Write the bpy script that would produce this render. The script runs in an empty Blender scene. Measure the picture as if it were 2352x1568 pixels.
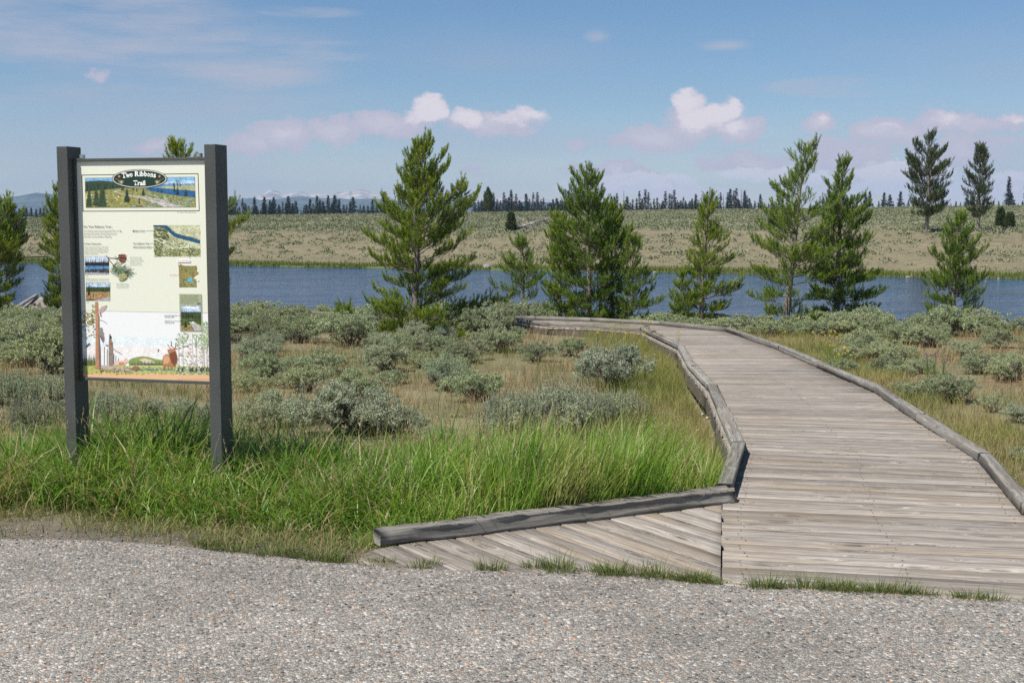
import bpy, bmesh, math, random
import numpy as np
from mathutils import Vector, Matrix
R = math.radians
rng = np.random.default_rng(7)
random.seed(7)
scene = bpy.context.scene
COL = scene.collection

# ------------------------------------------------------------------ camera, sky, sun, exposure
F = 3000.0                                  # focal length in photo units (photo taken as 2352 x 1568)
PITCH = math.atan(292 / F)
EYE = 1.6
cam_d = bpy.data.cameras.new('camera')
cam_d.sensor_width = 36.0
cam_d.lens = 36.0 * F / 2352.0
cam_d.clip_start = 0.1
cam_d.clip_end = 40000
cam = bpy.data.objects.new('camera', cam_d)
COL.objects.link(cam)
cam.location = (0, 0, EYE)
cam.rotation_euler = (math.pi / 2 - PITCH, 0, 0)
scene.camera = cam

SUN_EL, SUN_AZ = R(57), math.atan2(-0.78, -0.62)      # azimuth clockwise from +Y
sdir = Vector((math.sin(SUN_AZ) * math.cos(SUN_EL), math.cos(SUN_AZ) * math.cos(SUN_EL), math.sin(SUN_EL)))
sl = bpy.data.lights.new('sun', 'SUN')
sl.energy = 4.9
sl.angle = R(0.5)
sl.color = (1.0, 0.95, 0.87)
sun = bpy.data.objects.new('sun', sl)
COL.objects.link(sun)
sun.rotation_euler = sdir.to_track_quat('Z', 'Y').to_euler()
sun.location = (-20, -20, 40)

scene.view_settings.view_transform = 'Standard'
scene.view_settings.look = 'None'
scene.view_settings.gamma = 1.0
scene.view_settings.exposure = 0.42
scene.cycles.max_bounces = 6
scene.cycles.transparent_max_bounces = 8
scene.cycles.volume_bounces = 0
scene.cycles.use_denoising = False


def ray(px, py):
    """direction of the photo point (px, py)"""
    a, b = (px - 1176) / F, (784 - py) / F
    c, s = math.cos(PITCH), math.sin(PITCH)
    return (a, c + s * b, -s + c * b)


def azel(px, py):
    d = ray(px, py)
    n = math.sqrt(d[0] ** 2 + d[1] ** 2 + d[2] ** 2)
    return math.atan2(d[0], d[1]), math.asin(d[2] / n)


class NT:
    """tiny helper for node trees"""
    def __init__(self, tree):
        self.t = tree
        self.n, self.l = tree.nodes, tree.links

    def node(self, kind, **kw):
        n = self.n.new(kind)
        for k, v in kw.items():
            if k.startswith('i_'):
                n.inputs[k[2:].replace('_', ' ')].default_value = v
            else:
                setattr(n, k, v)
        return n

    def link(self, a, b):
        self.l.new(a, b)

    def val(self, x):
        return x

    def math(self, op, a, b=None, c=None, clamp=False):
        n = self.n.new('ShaderNodeMath')
        n.operation = op
        n.use_clamp = clamp
        for i, v in enumerate((a, b, c)):
            if v is None:
                continue
            if isinstance(v, (int, float)):
                n.inputs[i].default_value = v
            else:
                self.l.new(v, n.inputs[i])
        return n.outputs[0]

    def mix(self, fac, a, b, mode='MIX'):
        n = self.n.new('ShaderNodeMix')
        n.data_type = 'RGBA'
        n.blend_type = mode
        for idx, v in ((0, fac), (6, a), (7, b)):
            if isinstance(v, (int, float)):
                n.inputs[idx].default_value = v
            elif isinstance(v, tuple):
                n.inputs[idx].default_value = (*v, 1) if len(v) == 3 else v
            else:
                self.l.new(v, n.inputs[idx])
        return n.outputs[2]

    def ramp(self, fac, stops, interp='LINEAR'):
        n = self.n.new('ShaderNodeValToRGB')
        n.color_ramp.interpolation = interp
        e = n.color_ramp.elements
        while len(e) < len(stops):
            e.new(0.5)
        for k, (p, c) in enumerate(stops):
            e[k].position = p
            if isinstance(c, (int, float)):
                c = (c, c, c)
            e[k].color = (*c, 1)
        self.l.new(fac, n.inputs[0])
        return n.outputs[0]

    def noise(self, vec, scale, detail=3, rough=0.55, dim='3D', out=0, dist=0.0):
        n = self.n.new('ShaderNodeTexNoise')
        n.noise_dimensions = dim
        n.inputs['Scale'].default_value = scale
        n.inputs['Detail'].default_value = detail
        n.inputs['Roughness'].default_value = rough
        n.inputs['Distortion'].default_value = dist
        if vec is not None:
            self.l.new(vec, n.inputs['Vector'])
        return n.outputs[out]

    def mapping(self, vec, scale=(1, 1, 1), loc=(0, 0, 0), rot=(0, 0, 0)):
        n = self.n.new('ShaderNodeMapping')
        n.inputs['Scale'].default_value = scale
        n.inputs['Location'].default_value = loc
        n.inputs['Rotation'].default_value = rot
        self.l.new(vec, n.inputs['Vector'])
        return n.outputs[0]

    def smooth(self, x, lo, hi, a=0.0, b=1.0):
        n = self.n.new('ShaderNodeMapRange')
        n.interpolation_type = 'SMOOTHSTEP'
        self.l.new(x, n.inputs[0])
        for i, v in enumerate((lo, hi, a, b)):
            n.inputs[i + 1].default_value = v
        return n.outputs[0]


def build_world():
    w = bpy.data.worlds.new('World')
    scene.world = w
    w.use_nodes = True
    T = NT(w.node_tree)
    T.n.clear()
    out = T.node('ShaderNodeOutputWorld')
    bg = T.node('ShaderNodeBackground')
    T.link(bg.outputs[0], out.inputs[0])
    sky = T.node('ShaderNodeTexSky', sky_type='NISHITA', sun_disc=False)
    sky.sun_elevation = SUN_EL
    sky.sun_rotation = SUN_AZ
    sky.altitude = 2000
    sky.air_density = 1.0
    sky.dust_density = 0.6
    sky.ozone_density = 2.0
    tc = T.node('ShaderNodeTexCoord')
    sep = T.node('ShaderNodeSeparateXYZ')
    T.link(tc.outputs['Generated'], sep.inputs[0])
    az = T.math('ARCTAN2', sep.outputs[0], sep.outputs[1])
    el = T.math('ARCSINE', sep.outputs[2])
    comb = T.node('ShaderNodeCombineXYZ')
    T.link(az, comb.inputs[0])
    T.link(el, comb.inputs[1])
    base = comb.outputs[0]
    # the sky's own tint by elevation: clear deep blue above, thin smoke-haze below
    tint = T.ramp(T.math('MULTIPLY', el, 4.0), SKY_TINT)
    skyc = T.mix(1.0, sky.outputs[0], tint, 'MULTIPLY')
    # lavender smoke haze in patches low in the sky
    hz = T.noise(T.mapping(base, (3.0, 14.0, 1), (4.2, 0, 0)), 1.0, 3, 0.5)
    hzm = T.math('MULTIPLY', T.smooth(hz, 0.42, 0.72), T.smooth(el, 0.20, 0.03))
    skyc = T.mix(T.math('MULTIPLY', hzm, 0.55), skyc, tuple(c * 1.0 for c in LAVENDER))
    # warp for billows
    wn = T.noise(T.mapping(base, (60, 75, 1)), 1.0, 5, 0.62, out=1)
    wv = T.node('ShaderNodeVectorMath', operation='SUBTRACT')
    T.link(wn, wv.inputs[0])
    wv.inputs[1].default_value = (0.5, 0.5, 0.5)
    ws = T.node('ShaderNodeVectorMath', operation='SCALE')
    T.link(wv.outputs[0], ws.inputs[0])
    ws.inputs['Scale'].default_value = 0.017
    wa = T.node('ShaderNodeVectorMath', operation='ADD')
    T.link(base, wa.inputs[0])
    T.link(ws.outputs[0], wa.inputs[1])
    bill = wa.outputs[0]

    def blob(vec, px, py, rx, ry, k):
        a, e = azel(px, py)
        m = T.node('ShaderNodeMapping')
        m.vector_type = 'POINT'
        sx, sy = F / rx, F / ry
        m.inputs['Scale'].default_value = (sx, sy, 0)
        m.inputs['Location'].default_value = (-a * sx, -e * sy, 0)
        T.link(vec, m.inputs['Vector'])
        ln = T.node('ShaderNodeVectorMath', operation='LENGTH')
        T.link(m.outputs[0], ln.inputs[0])
        return T.math('MULTIPLY', T.math('SUBTRACT', 1.0, ln.outputs['Value'], clamp=True), k)

    # bright heads
    def union(lst, vec):
        f = None
        for b in lst:
            v = blob(vec, *b)
            f = v if f is None else T.math('MAXIMUM', f, v)
        return f
    heads = union(CLOUD_HEADS, bill)
    soft = union(CLOUD_SOFT, bill)
    low = union(CLOUD_LOW, bill)
    cir = T.noise(T.mapping(base, (5.0, 34.0, 1), (1.3, 2.2, 0), (0, 0, R(-4))), 1.0, 5, 0.6)
    cirm = union(CIRRUS, base)
    cm = T.math('MULTIPLY', T.smooth(cir, 0.36, 0.68), T.smooth(cirm, 0.0, 0.45), clamp=True)
    det = T.noise(T.mapping(base, (120, 150, 1)), 1.0, 4, 0.6)
    c1 = T.mix(T.math('MULTIPLY', cm, 0.75), skyc, CLOUD_C[0])
    fb = T.noise(T.mapping(base, (38, 62, 1), (3, 1, 0)), 1.0, 6, 0.6)
    sf = T.math('ADD', soft, T.math('MULTIPLY', T.math('SUBTRACT', fb, 0.5), 1.3))
    c2 = T.mix(T.math('MULTIPLY', T.math('MULTIPLY', T.smooth(sf, 0.16, 0.46), T.smooth(soft, 0.0, 0.2)), 0.80), c1, T.mix(T.smooth(sf, 0.4, 0.9), CLOUD_C[1], (5.6, 5.1, 5.7)))
    lowm = T.math('MULTIPLY', T.smooth(T.math('ADD', low, T.math('MULTIPLY', T.math('SUBTRACT', det, 0.5), 0.8)), 0.0, 0.30), T.math('MULTIPLY', T.smooth(low, 0.0, 0.12), 0.9))
    c3 = T.mix(lowm, c2, CLOUD_C[2])
    hc = T.mix(T.smooth(T.math('ADD', fb, T.math('MULTIPLY', heads, 0.35)), 0.42, 0.75), CLOUD_C[3], CLOUD_C[4])
    c4 = T.mix(T.math('MULTIPLY', T.smooth(T.math('ADD', heads, T.math('MULTIPLY', T.math('SUBTRACT', fb, 0.5), 0.5)), 0.12, 0.42), 0.92), c3, hc)
    T.link(c4, bg.inputs[0])
    bg.inputs[1].default_value = 0.09


# colours below are in units of 'before the 0.10 background strength'
SKY_TINT = [(0.0, (0.86, 0.79, 0.78)), (0.14, (0.79, 0.76, 0.76)), (0.32, (0.69, 0.74, 0.77)), (0.62, (0.61, 0.745, 0.81)), (1.0, (0.84, 0.90, 0.92))]
LAVENDER = (3.7, 3.75, 4.7)
CLOUD_C = [(4.1, 4.2, 4.9), (4.9, 4.45, 5.2), (6.3, 6.1, 6.5), (5.3, 4.8, 5.5), (6.9, 6.35, 6.6)]
CLOUD_HEADS = [  # px, py, rx, ry, k   (bright billowing heads)
    (988, 250, 58, 44, 1), (960, 268, 50, 30, .9), (1072, 270, 48, 30, 1), (1190, 268, 90, 28, .75), (1586, 240, 46, 50, 1), (1600, 268, 62, 40, 1),
    (1645, 262, 62, 36, 1), (1680, 250, 42, 30, .9), (650, 305, 50, 30, .35), (1680, 295, 70, 24, .4), (2180, 270, 60, 26, .5), (2330, 272, 60, 16, .5),
    (1425, 418, 46, 14, .8), (1395, 428, 50, 10, .7), (1525, 424, 44, 14, .8), (1560, 432, 50, 9, .6), (2090, 388, 50, 16, .7), (2330, 428, 60, 20, .8), (1888, 276, 26, 14, .55), (2045, 290, 50, 14, .5)]
CLOUD_SOFT = [(650, 310, 110, 56, 1), (770, 298, 110, 46, 1), (890, 285, 140, 46, 1), (590, 332, 110, 34, .9), (1130, 285, 150, 36, .9),
              (1510, 320, 140, 50, 1), (1590, 290, 110, 60, 1), (1690, 300, 110, 40, 1), (1885, 280, 66, 30, .9), (2030, 300, 120, 44, 1),
              (2180, 278, 100, 34, 1), (2260, 285, 140, 26, .8), (2340, 275, 60, 20, .9), (350, 335, 70, 28, .9), (1400, 385, 170, 32, .8),
              (1720, 375, 140, 32, .8), (1330, 330, 60, 34, .5), (1100, 385, 60, 30, .5), (230, 170, 50, 20, .5), (1960, 360, 160, 90, .7), (2200, 350, 200, 60, .6)]
CLOUD_LOW = [(1420, 422, 110, 34, 1), (1530, 428, 100, 30, 1), (1330, 434, 70, 20, .8), (1750, 400, 120, 20, .8), (1860, 415, 90, 18, .7),
             (2080, 400, 130, 34, 1), (2040, 430, 100, 20, .9), (2230, 440, 80, 28, 1), (2330, 430, 120, 36, 1), (1640, 450, 90, 20, .7),
             (1480, 400, 60, 12, .6), (2120, 450, 90, 20, .9), (1940, 440, 90, 18, .7)]
CIRRUS = [(110, 70, 560, 130, 1.3), (300, 150, 520, 80, 1.2), (0, 130, 400, 80, 1), (750, 118, 170, 30, .9), (700, 28, 150, 16, .9), (1950, 198, 210, 28, 1.6),
          (1660, 105, 80, 18, .5), (300, 110, 560, 90, .9), (60, 165, 380, 90, .9), (1370, 85, 40, 20, .5), (600, 250, 500, 80, .3)]
build_world()


# ------------------------------------------------------------------ object helpers
def tag(o, label=None, cat=None, group=None, kind=None):
    if label:
        o['label'] = label
    if cat:
        o['category'] = cat
    if group:
        o['group'] = group
    if kind:
        o['kind'] = kind
    return o


def empty(name, loc, label, cat, group=None):
    o = bpy.data.objects.new(name, None)
    o.empty_display_size = 0.3
    COL.objects.link(o)
    o.location = loc
    return tag(o, label, cat, group)


def tri_mesh(name, V, T, attrs=None, smooth=False):
    """V (n,3) floats, T (m,3) or (m,4) ints; attrs {name: (n,) or (n,3) arrays on points}"""
    me = bpy.data.meshes.new(name)
    V = np.asarray(V, dtype=np.float32)
    T = np.asarray(T, dtype=np.int32)
    k = T.shape[1]
    me.vertices.add(len(V))
    me.vertices.foreach_set('co', V.ravel())
    me.loops.add(T.size)
    me.loops.foreach_set('vertex_index', T.ravel())
    me.polygons.add(len(T))
    me.polygons.foreach_set('loop_start', np.arange(0, T.size, k, dtype=np.int32))
    if smooth:
        me.polygons.foreach_set('use_smooth', np.ones(len(T), dtype=bool))
    for an, a in (attrs or {}).items():
        a = np.asarray(a, dtype=np.float32)
        if a.ndim == 1:
            at = me.attributes.new(an, 'FLOAT', 'POINT')
            at.data.foreach_set('value', a)
        else:
            at = me.attributes.new(an, 'FLOAT_VECTOR', 'POINT')
            at.data.foreach_set('vector', a.ravel())
    me.update(calc_edges=True)
    return me


def link(name, me, mat, parent=None, loc=None):
    o = bpy.data.objects.new(name, me)
    if mat is not None:
        if not me.materials:
            me.materials.append(mat)
    COL.objects.link(o)
    if parent is not None:
        o.parent = parent
    if loc is not None:
        o.location = loc
    return o


def dup(root, loc, rotz=0.0, scale=1.0, label=None, group=None):
    r = root.copy()
    COL.objects.link(r)
    r.location = loc
    r.rotation_euler = (0, 0, rotz)
    r.scale = (scale, scale, scale) if isinstance(scale, (int, float)) else scale
    if label:
        r['label'] = label
    if group:
        r['group'] = group
    for ch in list(root.children):
        c = ch.copy()
        COL.objects.link(c)
        c.parent = r
    return r


def cat_meshes(parts):
    """parts: list of (V, T) -> (V, T)"""
    Vs, Ts, n = [], [], 0
    for V, T in parts:
        Vs.append(V)
        Ts.append(np.asarray(T) + n)
        n += len(V)
    return np.concatenate(Vs), np.concatenate(Ts)


def hash2(ix, iy, seed):
    h = (ix.astype(np.int64) * 374761393 + iy.astype(np.int64) * 668265263 + seed * 1442695041) & 0x7fffffff
    h = ((h ^ (h >> 13)) * 1274126177) & 0x7fffffff
    h = h ^ (h >> 16)
    return (h & 0xffff) / 65535.0


def vnoise(x, y, scale, seed=0, octaves=3):
    x = np.asarray(x, dtype=float) / scale
    y = np.asarray(y, dtype=float) / scale
    tot, amp, norm = 0.0, 1.0, 0.0
    for o in range(octaves):
        ix, iy = np.floor(x), np.floor(y)
        fx, fy = x - ix, y - iy
        fx, fy = fx * fx * (3 - 2 * fx), fy * fy * (3 - 2 * fy)
        a = hash2(ix, iy, seed + o)
        b = hash2(ix + 1, iy, seed + o)
        c = hash2(ix, iy + 1, seed + o)
        d = hash2(ix + 1, iy + 1, seed + o)
        tot = tot + amp * ((a * (1 - fx) + b * fx) * (1 - fy) + (c * (1 - fx) + d * fx) * fy)
        norm += amp
        x, y, amp = x * 2.03 + 17.1, y * 2.03 + 5.7, amp * 0.5
    return tot / norm                       # 0..1


def sstep(x, a, b):
    t = np.clip((np.asarray(x, dtype=float) - a) / (b - a), 0, 1)
    return t * t * (3 - 2 * t)


# ------------------------------------------------------------------ the lie of the land
WATER_Z = -2.0


def deck_z(y):
    y = np.asarray(y, dtype=float)
    return np.clip(-0.03 * (y - 9.0), -0.45, 0.0) - 0.38 * sstep(y, 25.6, 28.6) * (1 - 0.75 * sstep(y, 33.5, 36.5))


def near_bank(x):
    x = np.asarray(x, dtype=float)
    return 31.0 - 30 * np.tanh(0.46 * x / 30)


def far_shore(x):
    x = np.asarray(x, dtype=float)
    return 83.3 - 50 * np.tanh(0.385 * x / 50) + 0.5 * np.sin(x * 0.21) + 0.3 * np.sin(x * 0.53 + 1)


ASPHALT_EDGE = [(-400, 1226), (0, 1235), (250, 1243), (500, 1262), (700, 1284), (900, 1301), (1200, 1309), (1500, 1327), (1700, 1347), (2000, 1363), (2352, 1382), (2800, 1402)]


def flat_pt(px, py, z=0.0):
    d = ray(px, py)
    t = (z - EYE) / d[2]
    return (d[0] * t, d[1] * t)


_ae = np.array([flat_pt(*p) for p in ASPHALT_EDGE])


def asphalt_edge(x):
    x = np.asarray(x, dtype=float)
    base = np.interp(x, _ae[:, 0], _ae[:, 1])
    return base


def ground_z(x, y):
    x = np.asarray(x, dtype=float)
    y = np.asarray(y, dtype=float)
    e = asphalt_edge(x)
    g = -0.012 - 0.05 * sstep(y, e + 0.1, e + 0.7) - 0.26 * sstep(y, e + 1.0, e + 3.6)
    g = np.where(y < e - 0.05, -0.02, g)
    g = g + np.interp(y, [9.5, 12, 24, 30, 36], [0, -0.08, -0.30, -0.64, -0.86])
    g = g + (vnoise(x, y, 1.7, 3) - 0.5) * 0.14 * sstep(y, e + .8, e + 3)
    nb = near_bank(x)
    g = g - 2.4 * sstep(y, nb + 0.3, nb + 5)
    s = y - far_shore(x)
    top = 1.75 + 0.0115 * np.clip(x, -160, 160)
    f = -2.35 + 0.42 * sstep(s, -1.0, 1.6) + (top + 1.93) * (0.25 * sstep(s, 6, 45) + 0.75 * np.clip((s - 4) / 114.0, 0, 1)) * 1.0
    f = f + (vnoise(x, y, 14, 9) - 0.5) * 0.5 * sstep(s, 6, 30) * (1 - sstep(s, 90, 118))
    f = f + 0.0016 * np.clip(s - 118, 0, 3000) * (1 - sstep(s, 900, 2500) * 1.0)
    f = f - 25 * sstep(s, 1000, 2600)
    return np.where(s > -1.2, f, g)


def hit(px, py, zf=None, lift=0.0):
    """where the line of sight of a photo point meets the ground"""
    d = ray(px, py)
    if zf is None:
        zf = ground_z
    t = np.concatenate([np.arange(3, 60, 0.02), np.arange(60, 400, 0.1)])
    x, y, z = d[0] * t, d[1] * t, EYE + d[2] * t
    below = z <= zf(x, y) + lift
    k = int(np.argmax(below))
    if not below.any():
        k = len(t) - 1
    return float(x[k]), float(y[k])


def at_depth(px, Y, py=700):
    d = ray(px, py)
    return d[0] * Y / d[1]


def height_at(py, Y):
    d = ray(1176, py)
    return EYE + d[2] * Y / d[1]


# ------------------------------------------------------------------ materials
def new_mat(name):
    m = bpy.data.materials.new(name)
    m.use_nodes = True
    T = NT(m.node_tree)
    b = m.node_tree.nodes['Principled BSDF']
    return m, T, b


def attr(T, name, vec=False):
    n = T.node('ShaderNodeAttribute', attribute_name=name)
    return n.outputs['Vector'] if vec else n.outputs['Fac']


def bump(T, b, h, strength=0.5, dist=0.01, nin=None):
    n = T.node('ShaderNodeBump')
    n.inputs['Strength'].default_value = strength
    n.inputs['Distance'].default_value = dist
    T.link(h, n.inputs['Height'])
    if nin is not None:
        T.link(nin, n.inputs['Normal'])
    T.link(n.outputs[0], b.inputs['Normal'])
    return n.outputs[0]


def mat_leaf(name, stops, rough=0.5, trans=0.3, spec=0.3, vary=None):
    """leaf material: colour from the per-leaf attribute 'tone' through a ramp; thin leaves let light through"""
    m, T, b = new_mat(name)
    c = T.ramp(attr(T, 'tone'), stops)
    if vary:                              # each plant has its own shade
        oi = T.node('ShaderNodeObjectInfo')
        c = T.mix(1.0, c, T.ramp(oi.outputs['Random'], vary), 'MULTIPLY')
    b.inputs['Roughness'].default_value = rough
    b.inputs['Specular IOR Level'].default_value = spec
    T.link(c, b.inputs['Base Color'])
    tr = T.node('ShaderNodeBsdfTranslucent')
    c2 = T.mix(1.0, c, (1.0, 1.0, 0.55), 'MULTIPLY')
    T.link(c2, tr.inputs[0])
    mx = T.node('ShaderNodeMixShader')
    mx.inputs[0].default_value = trans
    T.link(b.outputs[0], mx.inputs[1])
    T.link(tr.outputs[0], mx.inputs[2])
    T.link(mx.outputs[0], m.node_tree.nodes['Material Output'].inputs[0])
    return m


def mat_wood(name, c0, c1, c2, tan, mossy=0.0):
    """weathered timber; attribute 'grain' = (metres along, metres across, board number)"""
    m, T, b = new_mat(name)
    g = attr(T, 'grain', True)
    sep = T.node('ShaderNodeSeparateXYZ')
    T.link(g, sep.inputs[0])
    rnd = sep.outputs[2]
    u = T.math('ADD', sep.outputs[0], T.math('MULTIPLY', rnd, 13.7))
    v = T.math('ADD', sep.outputs[1], T.math('MULTIPLY', rnd, 3.31))
    cb = T.node('ShaderNodeCombineXYZ')
    T.link(u, cb.inputs[0])
    T.link(v, cb.inputs[1])
    T.link(rnd, cb.inputs[2])
    p = cb.outputs[0]
    # knots push the grain aside
    vor = T.node('ShaderNodeTexVoronoi', feature='F1', voronoi_dimensions='2D')
    vor.inputs['Scale'].default_value = 1.0
    T.link(T.mapping(p, (1.5, 6.5, 1)), vor.inputs['Vector'])
    kd = vor.outputs['Distance']
    knot = T.smooth(kd, 0.13, 0.02)
    knotr = T.smooth(kd, 0.30, 0.05)
    pv = T.node('ShaderNodeVectorMath', operation='ADD')
    kc = T.node('ShaderNodeCombineXYZ')
    T.link(T.math('MULTIPLY', knotr, 0.05), kc.inputs[1])
    T.link(p, pv.inputs[0])
    T.link(kc.outputs[0], pv.inputs[1])
    pp = pv.outputs[0]
    fine = T.noise(T.mapping(pp, (5.5, 190, 1)), 1.0, 3, 0.65)
    mid = T.noise(T.mapping(pp, (1.5, 46, 1)), 1.0, 5, 0.68, dist=0.3)
    big = T.noise(T.mapping(p, (0.7, 5, 1), (3, 1, 0)), 1.0, 3, 0.5)
    crack = T.smooth(T.noise(T.mapping(pp, (1.6, 85, 1), (7, 3, 0)), 1.0, 3, 0.5), 0.635, 0.70)
    c = T.ramp(mid, [(0.30, c0), (0.5, c1), (0.70, c2)])
    c = T.mix(T.math('MULTIPLY', T.smooth(big, 0.48, 0.68), 0.62), c, tan)
    c = T.mix(T.smooth(fine, 0.44, 0.60, 0.0, 0.50), c, tuple(x * 0.5 for x in c0))
    wn = T.node('ShaderNodeTexWhiteNoise', noise_dimensions='1D')
    T.link(rnd, wn.inputs['W'])
    br = T.math('MULTIPLY_ADD', wn.outputs[0], 0.46, 0.72)
    brc = T.node('ShaderNodeCombineXYZ')
    for i in range(3):
        T.link(br, brc.inputs[i])
    c = T.mix(1.0, c, brc.outputs[0], 'MULTIPLY')
    c = T.mix(T.math('MULTIPLY', knot, 0.65), c, (0.10, 0.075, 0.06))
    c = T.mix(T.math('MULTIPLY', crack, 0.85), c, (0.045, 0.036, 0.03))
    if mossy:
        gm = T.node('ShaderNodeNewGeometry')
        ms = T.noise(gm.outputs['Position'], 5.0, 4, 0.6)
        c = T.mix(T.math('MULTIPLY', T.smooth(ms, 0.55, 0.72), mossy), c, (0.16, 0.16, 0.09))
    T.link(c, b.inputs['Base Color'])
    b.inputs['Roughness'].default_value = 0.85
    b.inputs['Specular IOR Level'].default_value = 0.25
    h = T.math('ADD', T.math('MULTIPLY', fine, 0.35), T.math('MULTIPLY', mid, 0.5))
    h = T.math('SUBTRACT', h, T.math('MULTIPLY', crack, 1.2))
    bump(T, b, h, 0.7, 0.004)
    return m


def mat_soil():
    m, T, b = new_mat('soil')
    geo = T.node('ShaderNodeNewGeometry')
    P = geo.outputs['Position']
    base = attr(T, 'soil', True)
    n1 = T.noise(P, 1.1, 5, 0.62)
    n2 = T.noise(P, 9.0, 4, 0.6)
    n3 = T.noise(P, 60.0, 3, 0.6)
    f = T.math('ADD', T.math('MULTIPLY', n1, 0.45), T.math('ADD', T.math('MULTIPLY', n2, 0.35), T.math('MULTIPLY', n3, 0.5)))
    br = T.smooth(f, 0.42, 0.9, 0.55, 1.5)
    cc = T.node('ShaderNodeCombineXYZ')
    for i in range(3):
        T.link(br, cc.inputs[i])
    c = T.mix(1.0, base, cc.outputs[0], 'MULTIPLY')
    # pebbles
    vo = T.node('ShaderNodeTexVoronoi', feature='F1')
    vo.inputs['Scale'].default_value = 55.0
    T.link(P, vo.inputs['Vector'])
    pb = T.smooth(vo.outputs['Distance'], 0.34, 0.22)
    rs = T.node('ShaderNodeSeparateColor')
    T.link(vo.outputs['Color'], rs.inputs[0])
    sel = T.math('GREATER_THAN', rs.outputs[0], 0.62)
    pc = T.ramp(rs.outputs[1], [(0, (0.13, 0.12, 0.11)), (0.5, (0.25, 0.23, 0.21)), (1, (0.36, 0.33, 0.30))])
    c = T.mix(T.math('MULTIPLY', T.math('MULTIPLY', pb, sel), attr(T, 'stony')), c, pc)
    T.link(c, b.inputs['Base Color'])
    b.inputs['Roughness'].default_value = 0.95
    b.inputs['Specular IOR Level'].default_value = 0.15
    bump(T, b, T.math('ADD', T.math('MULTIPLY', n3, 0.5), T.math('MULTIPLY', pb, 0.6)), 0.8, 0.012)
    return m


def mat_asphalt():
    m, T, b = new_mat('exposed_aggregate')
    geo = T.node('ShaderNodeNewGeometry')
    P = geo.outputs['Position']
    wn = T.noise(P, 70.0, 2, 0.5, out=1)
    wv = T.node('ShaderNodeVectorMath', operation='MULTIPLY_ADD')
    T.link(wn, wv.inputs[0])
    wv.inputs[1].default_value = (0.006, 0.006, 0.0)
    T.link(P, wv.inputs[2])
    P2 = wv.outputs[0]

    def stones(scale, seed):
        vo = T.node('ShaderNodeTexVoronoi', feature='F1', voronoi_dimensions='2D')
        vo.inputs['Scale'].default_value = scale
        vo.inputs['Randomness'].default_value = 1.0
        T.link(T.mapping(P2, (1, 1, 1), (seed, seed * 2, 0), (0, 0, seed)), vo.inputs['Vector'])
        s = T.node('ShaderNodeSeparateColor')
        T.link(vo.outputs['Color'], s.inputs[0])
        return vo.outputs['Distance'], s
    d1, s1 = stones(56, 1.3)
    d2, s2 = stones(118, 4.1)
    stops = [(0.0, (0.060, 0.060, 0.060)), (0.14, (0.135, 0.13, 0.125)), (0.34, (0.25, 0.24, 0.225)), (0.55, (0.375, 0.355, 0.325)),
             (0.74, (0.50, 0.47, 0.44)), (0.86, (0.62, 0.60, 0.57)), (0.94, (0.52, 0.40, 0.31)), (0.985, (0.48, 0.27, 0.14)), (1.0, (0.25, 0.10, 0.06))]
    c1 = T.ramp(s1.outputs[0], stops)
    c2 = T.ramp(s2.outputs[0], stops)
    binder = T.mix(T.noise(P, 300, 2, 0.6), (0.13, 0.125, 0.115), (0.27, 0.26, 0.24))
    m2 = T.smooth(d2, 0.44, 0.34)
    c = T.mix(m2, binder, c2)
    big = T.math('MULTIPLY', T.smooth(d1, 0.50, 0.42), T.math('GREATER_THAN', s1.outputs[1], 0.60))
    c = T.mix(big, c, c1)
    c = T.mix(1.0, c, (0.92, 0.90, 0.865), 'MULTIPLY')
    # worn and dirty areas
    n = T.noise(P, 0.8, 4, 0.6)
    n2 = T.noise(P, 4.5, 4, 0.6)
    br = T.math('ADD', T.smooth(n, 0.3, 0.7, 0.82, 1.10), T.smooth(n2, 0.3, 0.7, -0.07, 0.07))
    cc = T.node('ShaderNodeCombineXYZ')
    for i in range(3):
        T.link(br, cc.inputs[i])
    c = T.mix(1.0, c, cc.outputs[0], 'MULTIPLY')
    T.link(c, b.inputs['Base Color'])
    b.inputs['Roughness'].default_value = 0.8
    b.inputs['Specular IOR Level'].default_value = 0.3
    h = T.math('ADD', T.math('MULTIPLY', T.smooth(d1, 0.5, 0.1), T.math('GREATER_THAN', s1.outputs[1], 0.45)), T.math('MULTIPLY', T.smooth(d2, 0.5, 0.1), 0.5))
    bump(T, b, h, 0.9, 0.004)
    return m


def mat_water():
    m, T, b = new_mat('river_water')
    geo = T.node('ShaderNodeNewGeometry')
    P = geo.outputs['Position']
    b.inputs['Base Color'].default_value = (0.010, 0.034, 0.095, 1)
    b.inputs['Roughness'].default_value = 0.09
    b.inputs['IOR'].default_value = 1.33
    Pm = T.mapping(P, (1, 1, 1), (0, 0, 0), (0, 0, R(-22)))
    n1 = T.noise(T.mapping(Pm, (0.45, 1.0, 1)), 1.0, 4, 0.6, dist=0.5)
    n2 = T.noise(T.mapping(Pm, (1.8, 3.4, 1)), 1.0, 3, 0.6)
    n3 = T.noise(T.mapping(Pm, (0.12, 0.3, 1)), 1.0, 2, 0.5)
    h = T.math('ADD', T.math('MULTIPLY', n1, T.smooth(n3, 0.3, 0.7, 0.5, 1.1)), T.math('MULTIPLY', n2, 0.22))
    bump(T, b, h, 1.0, 0.20)
    return m


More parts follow.
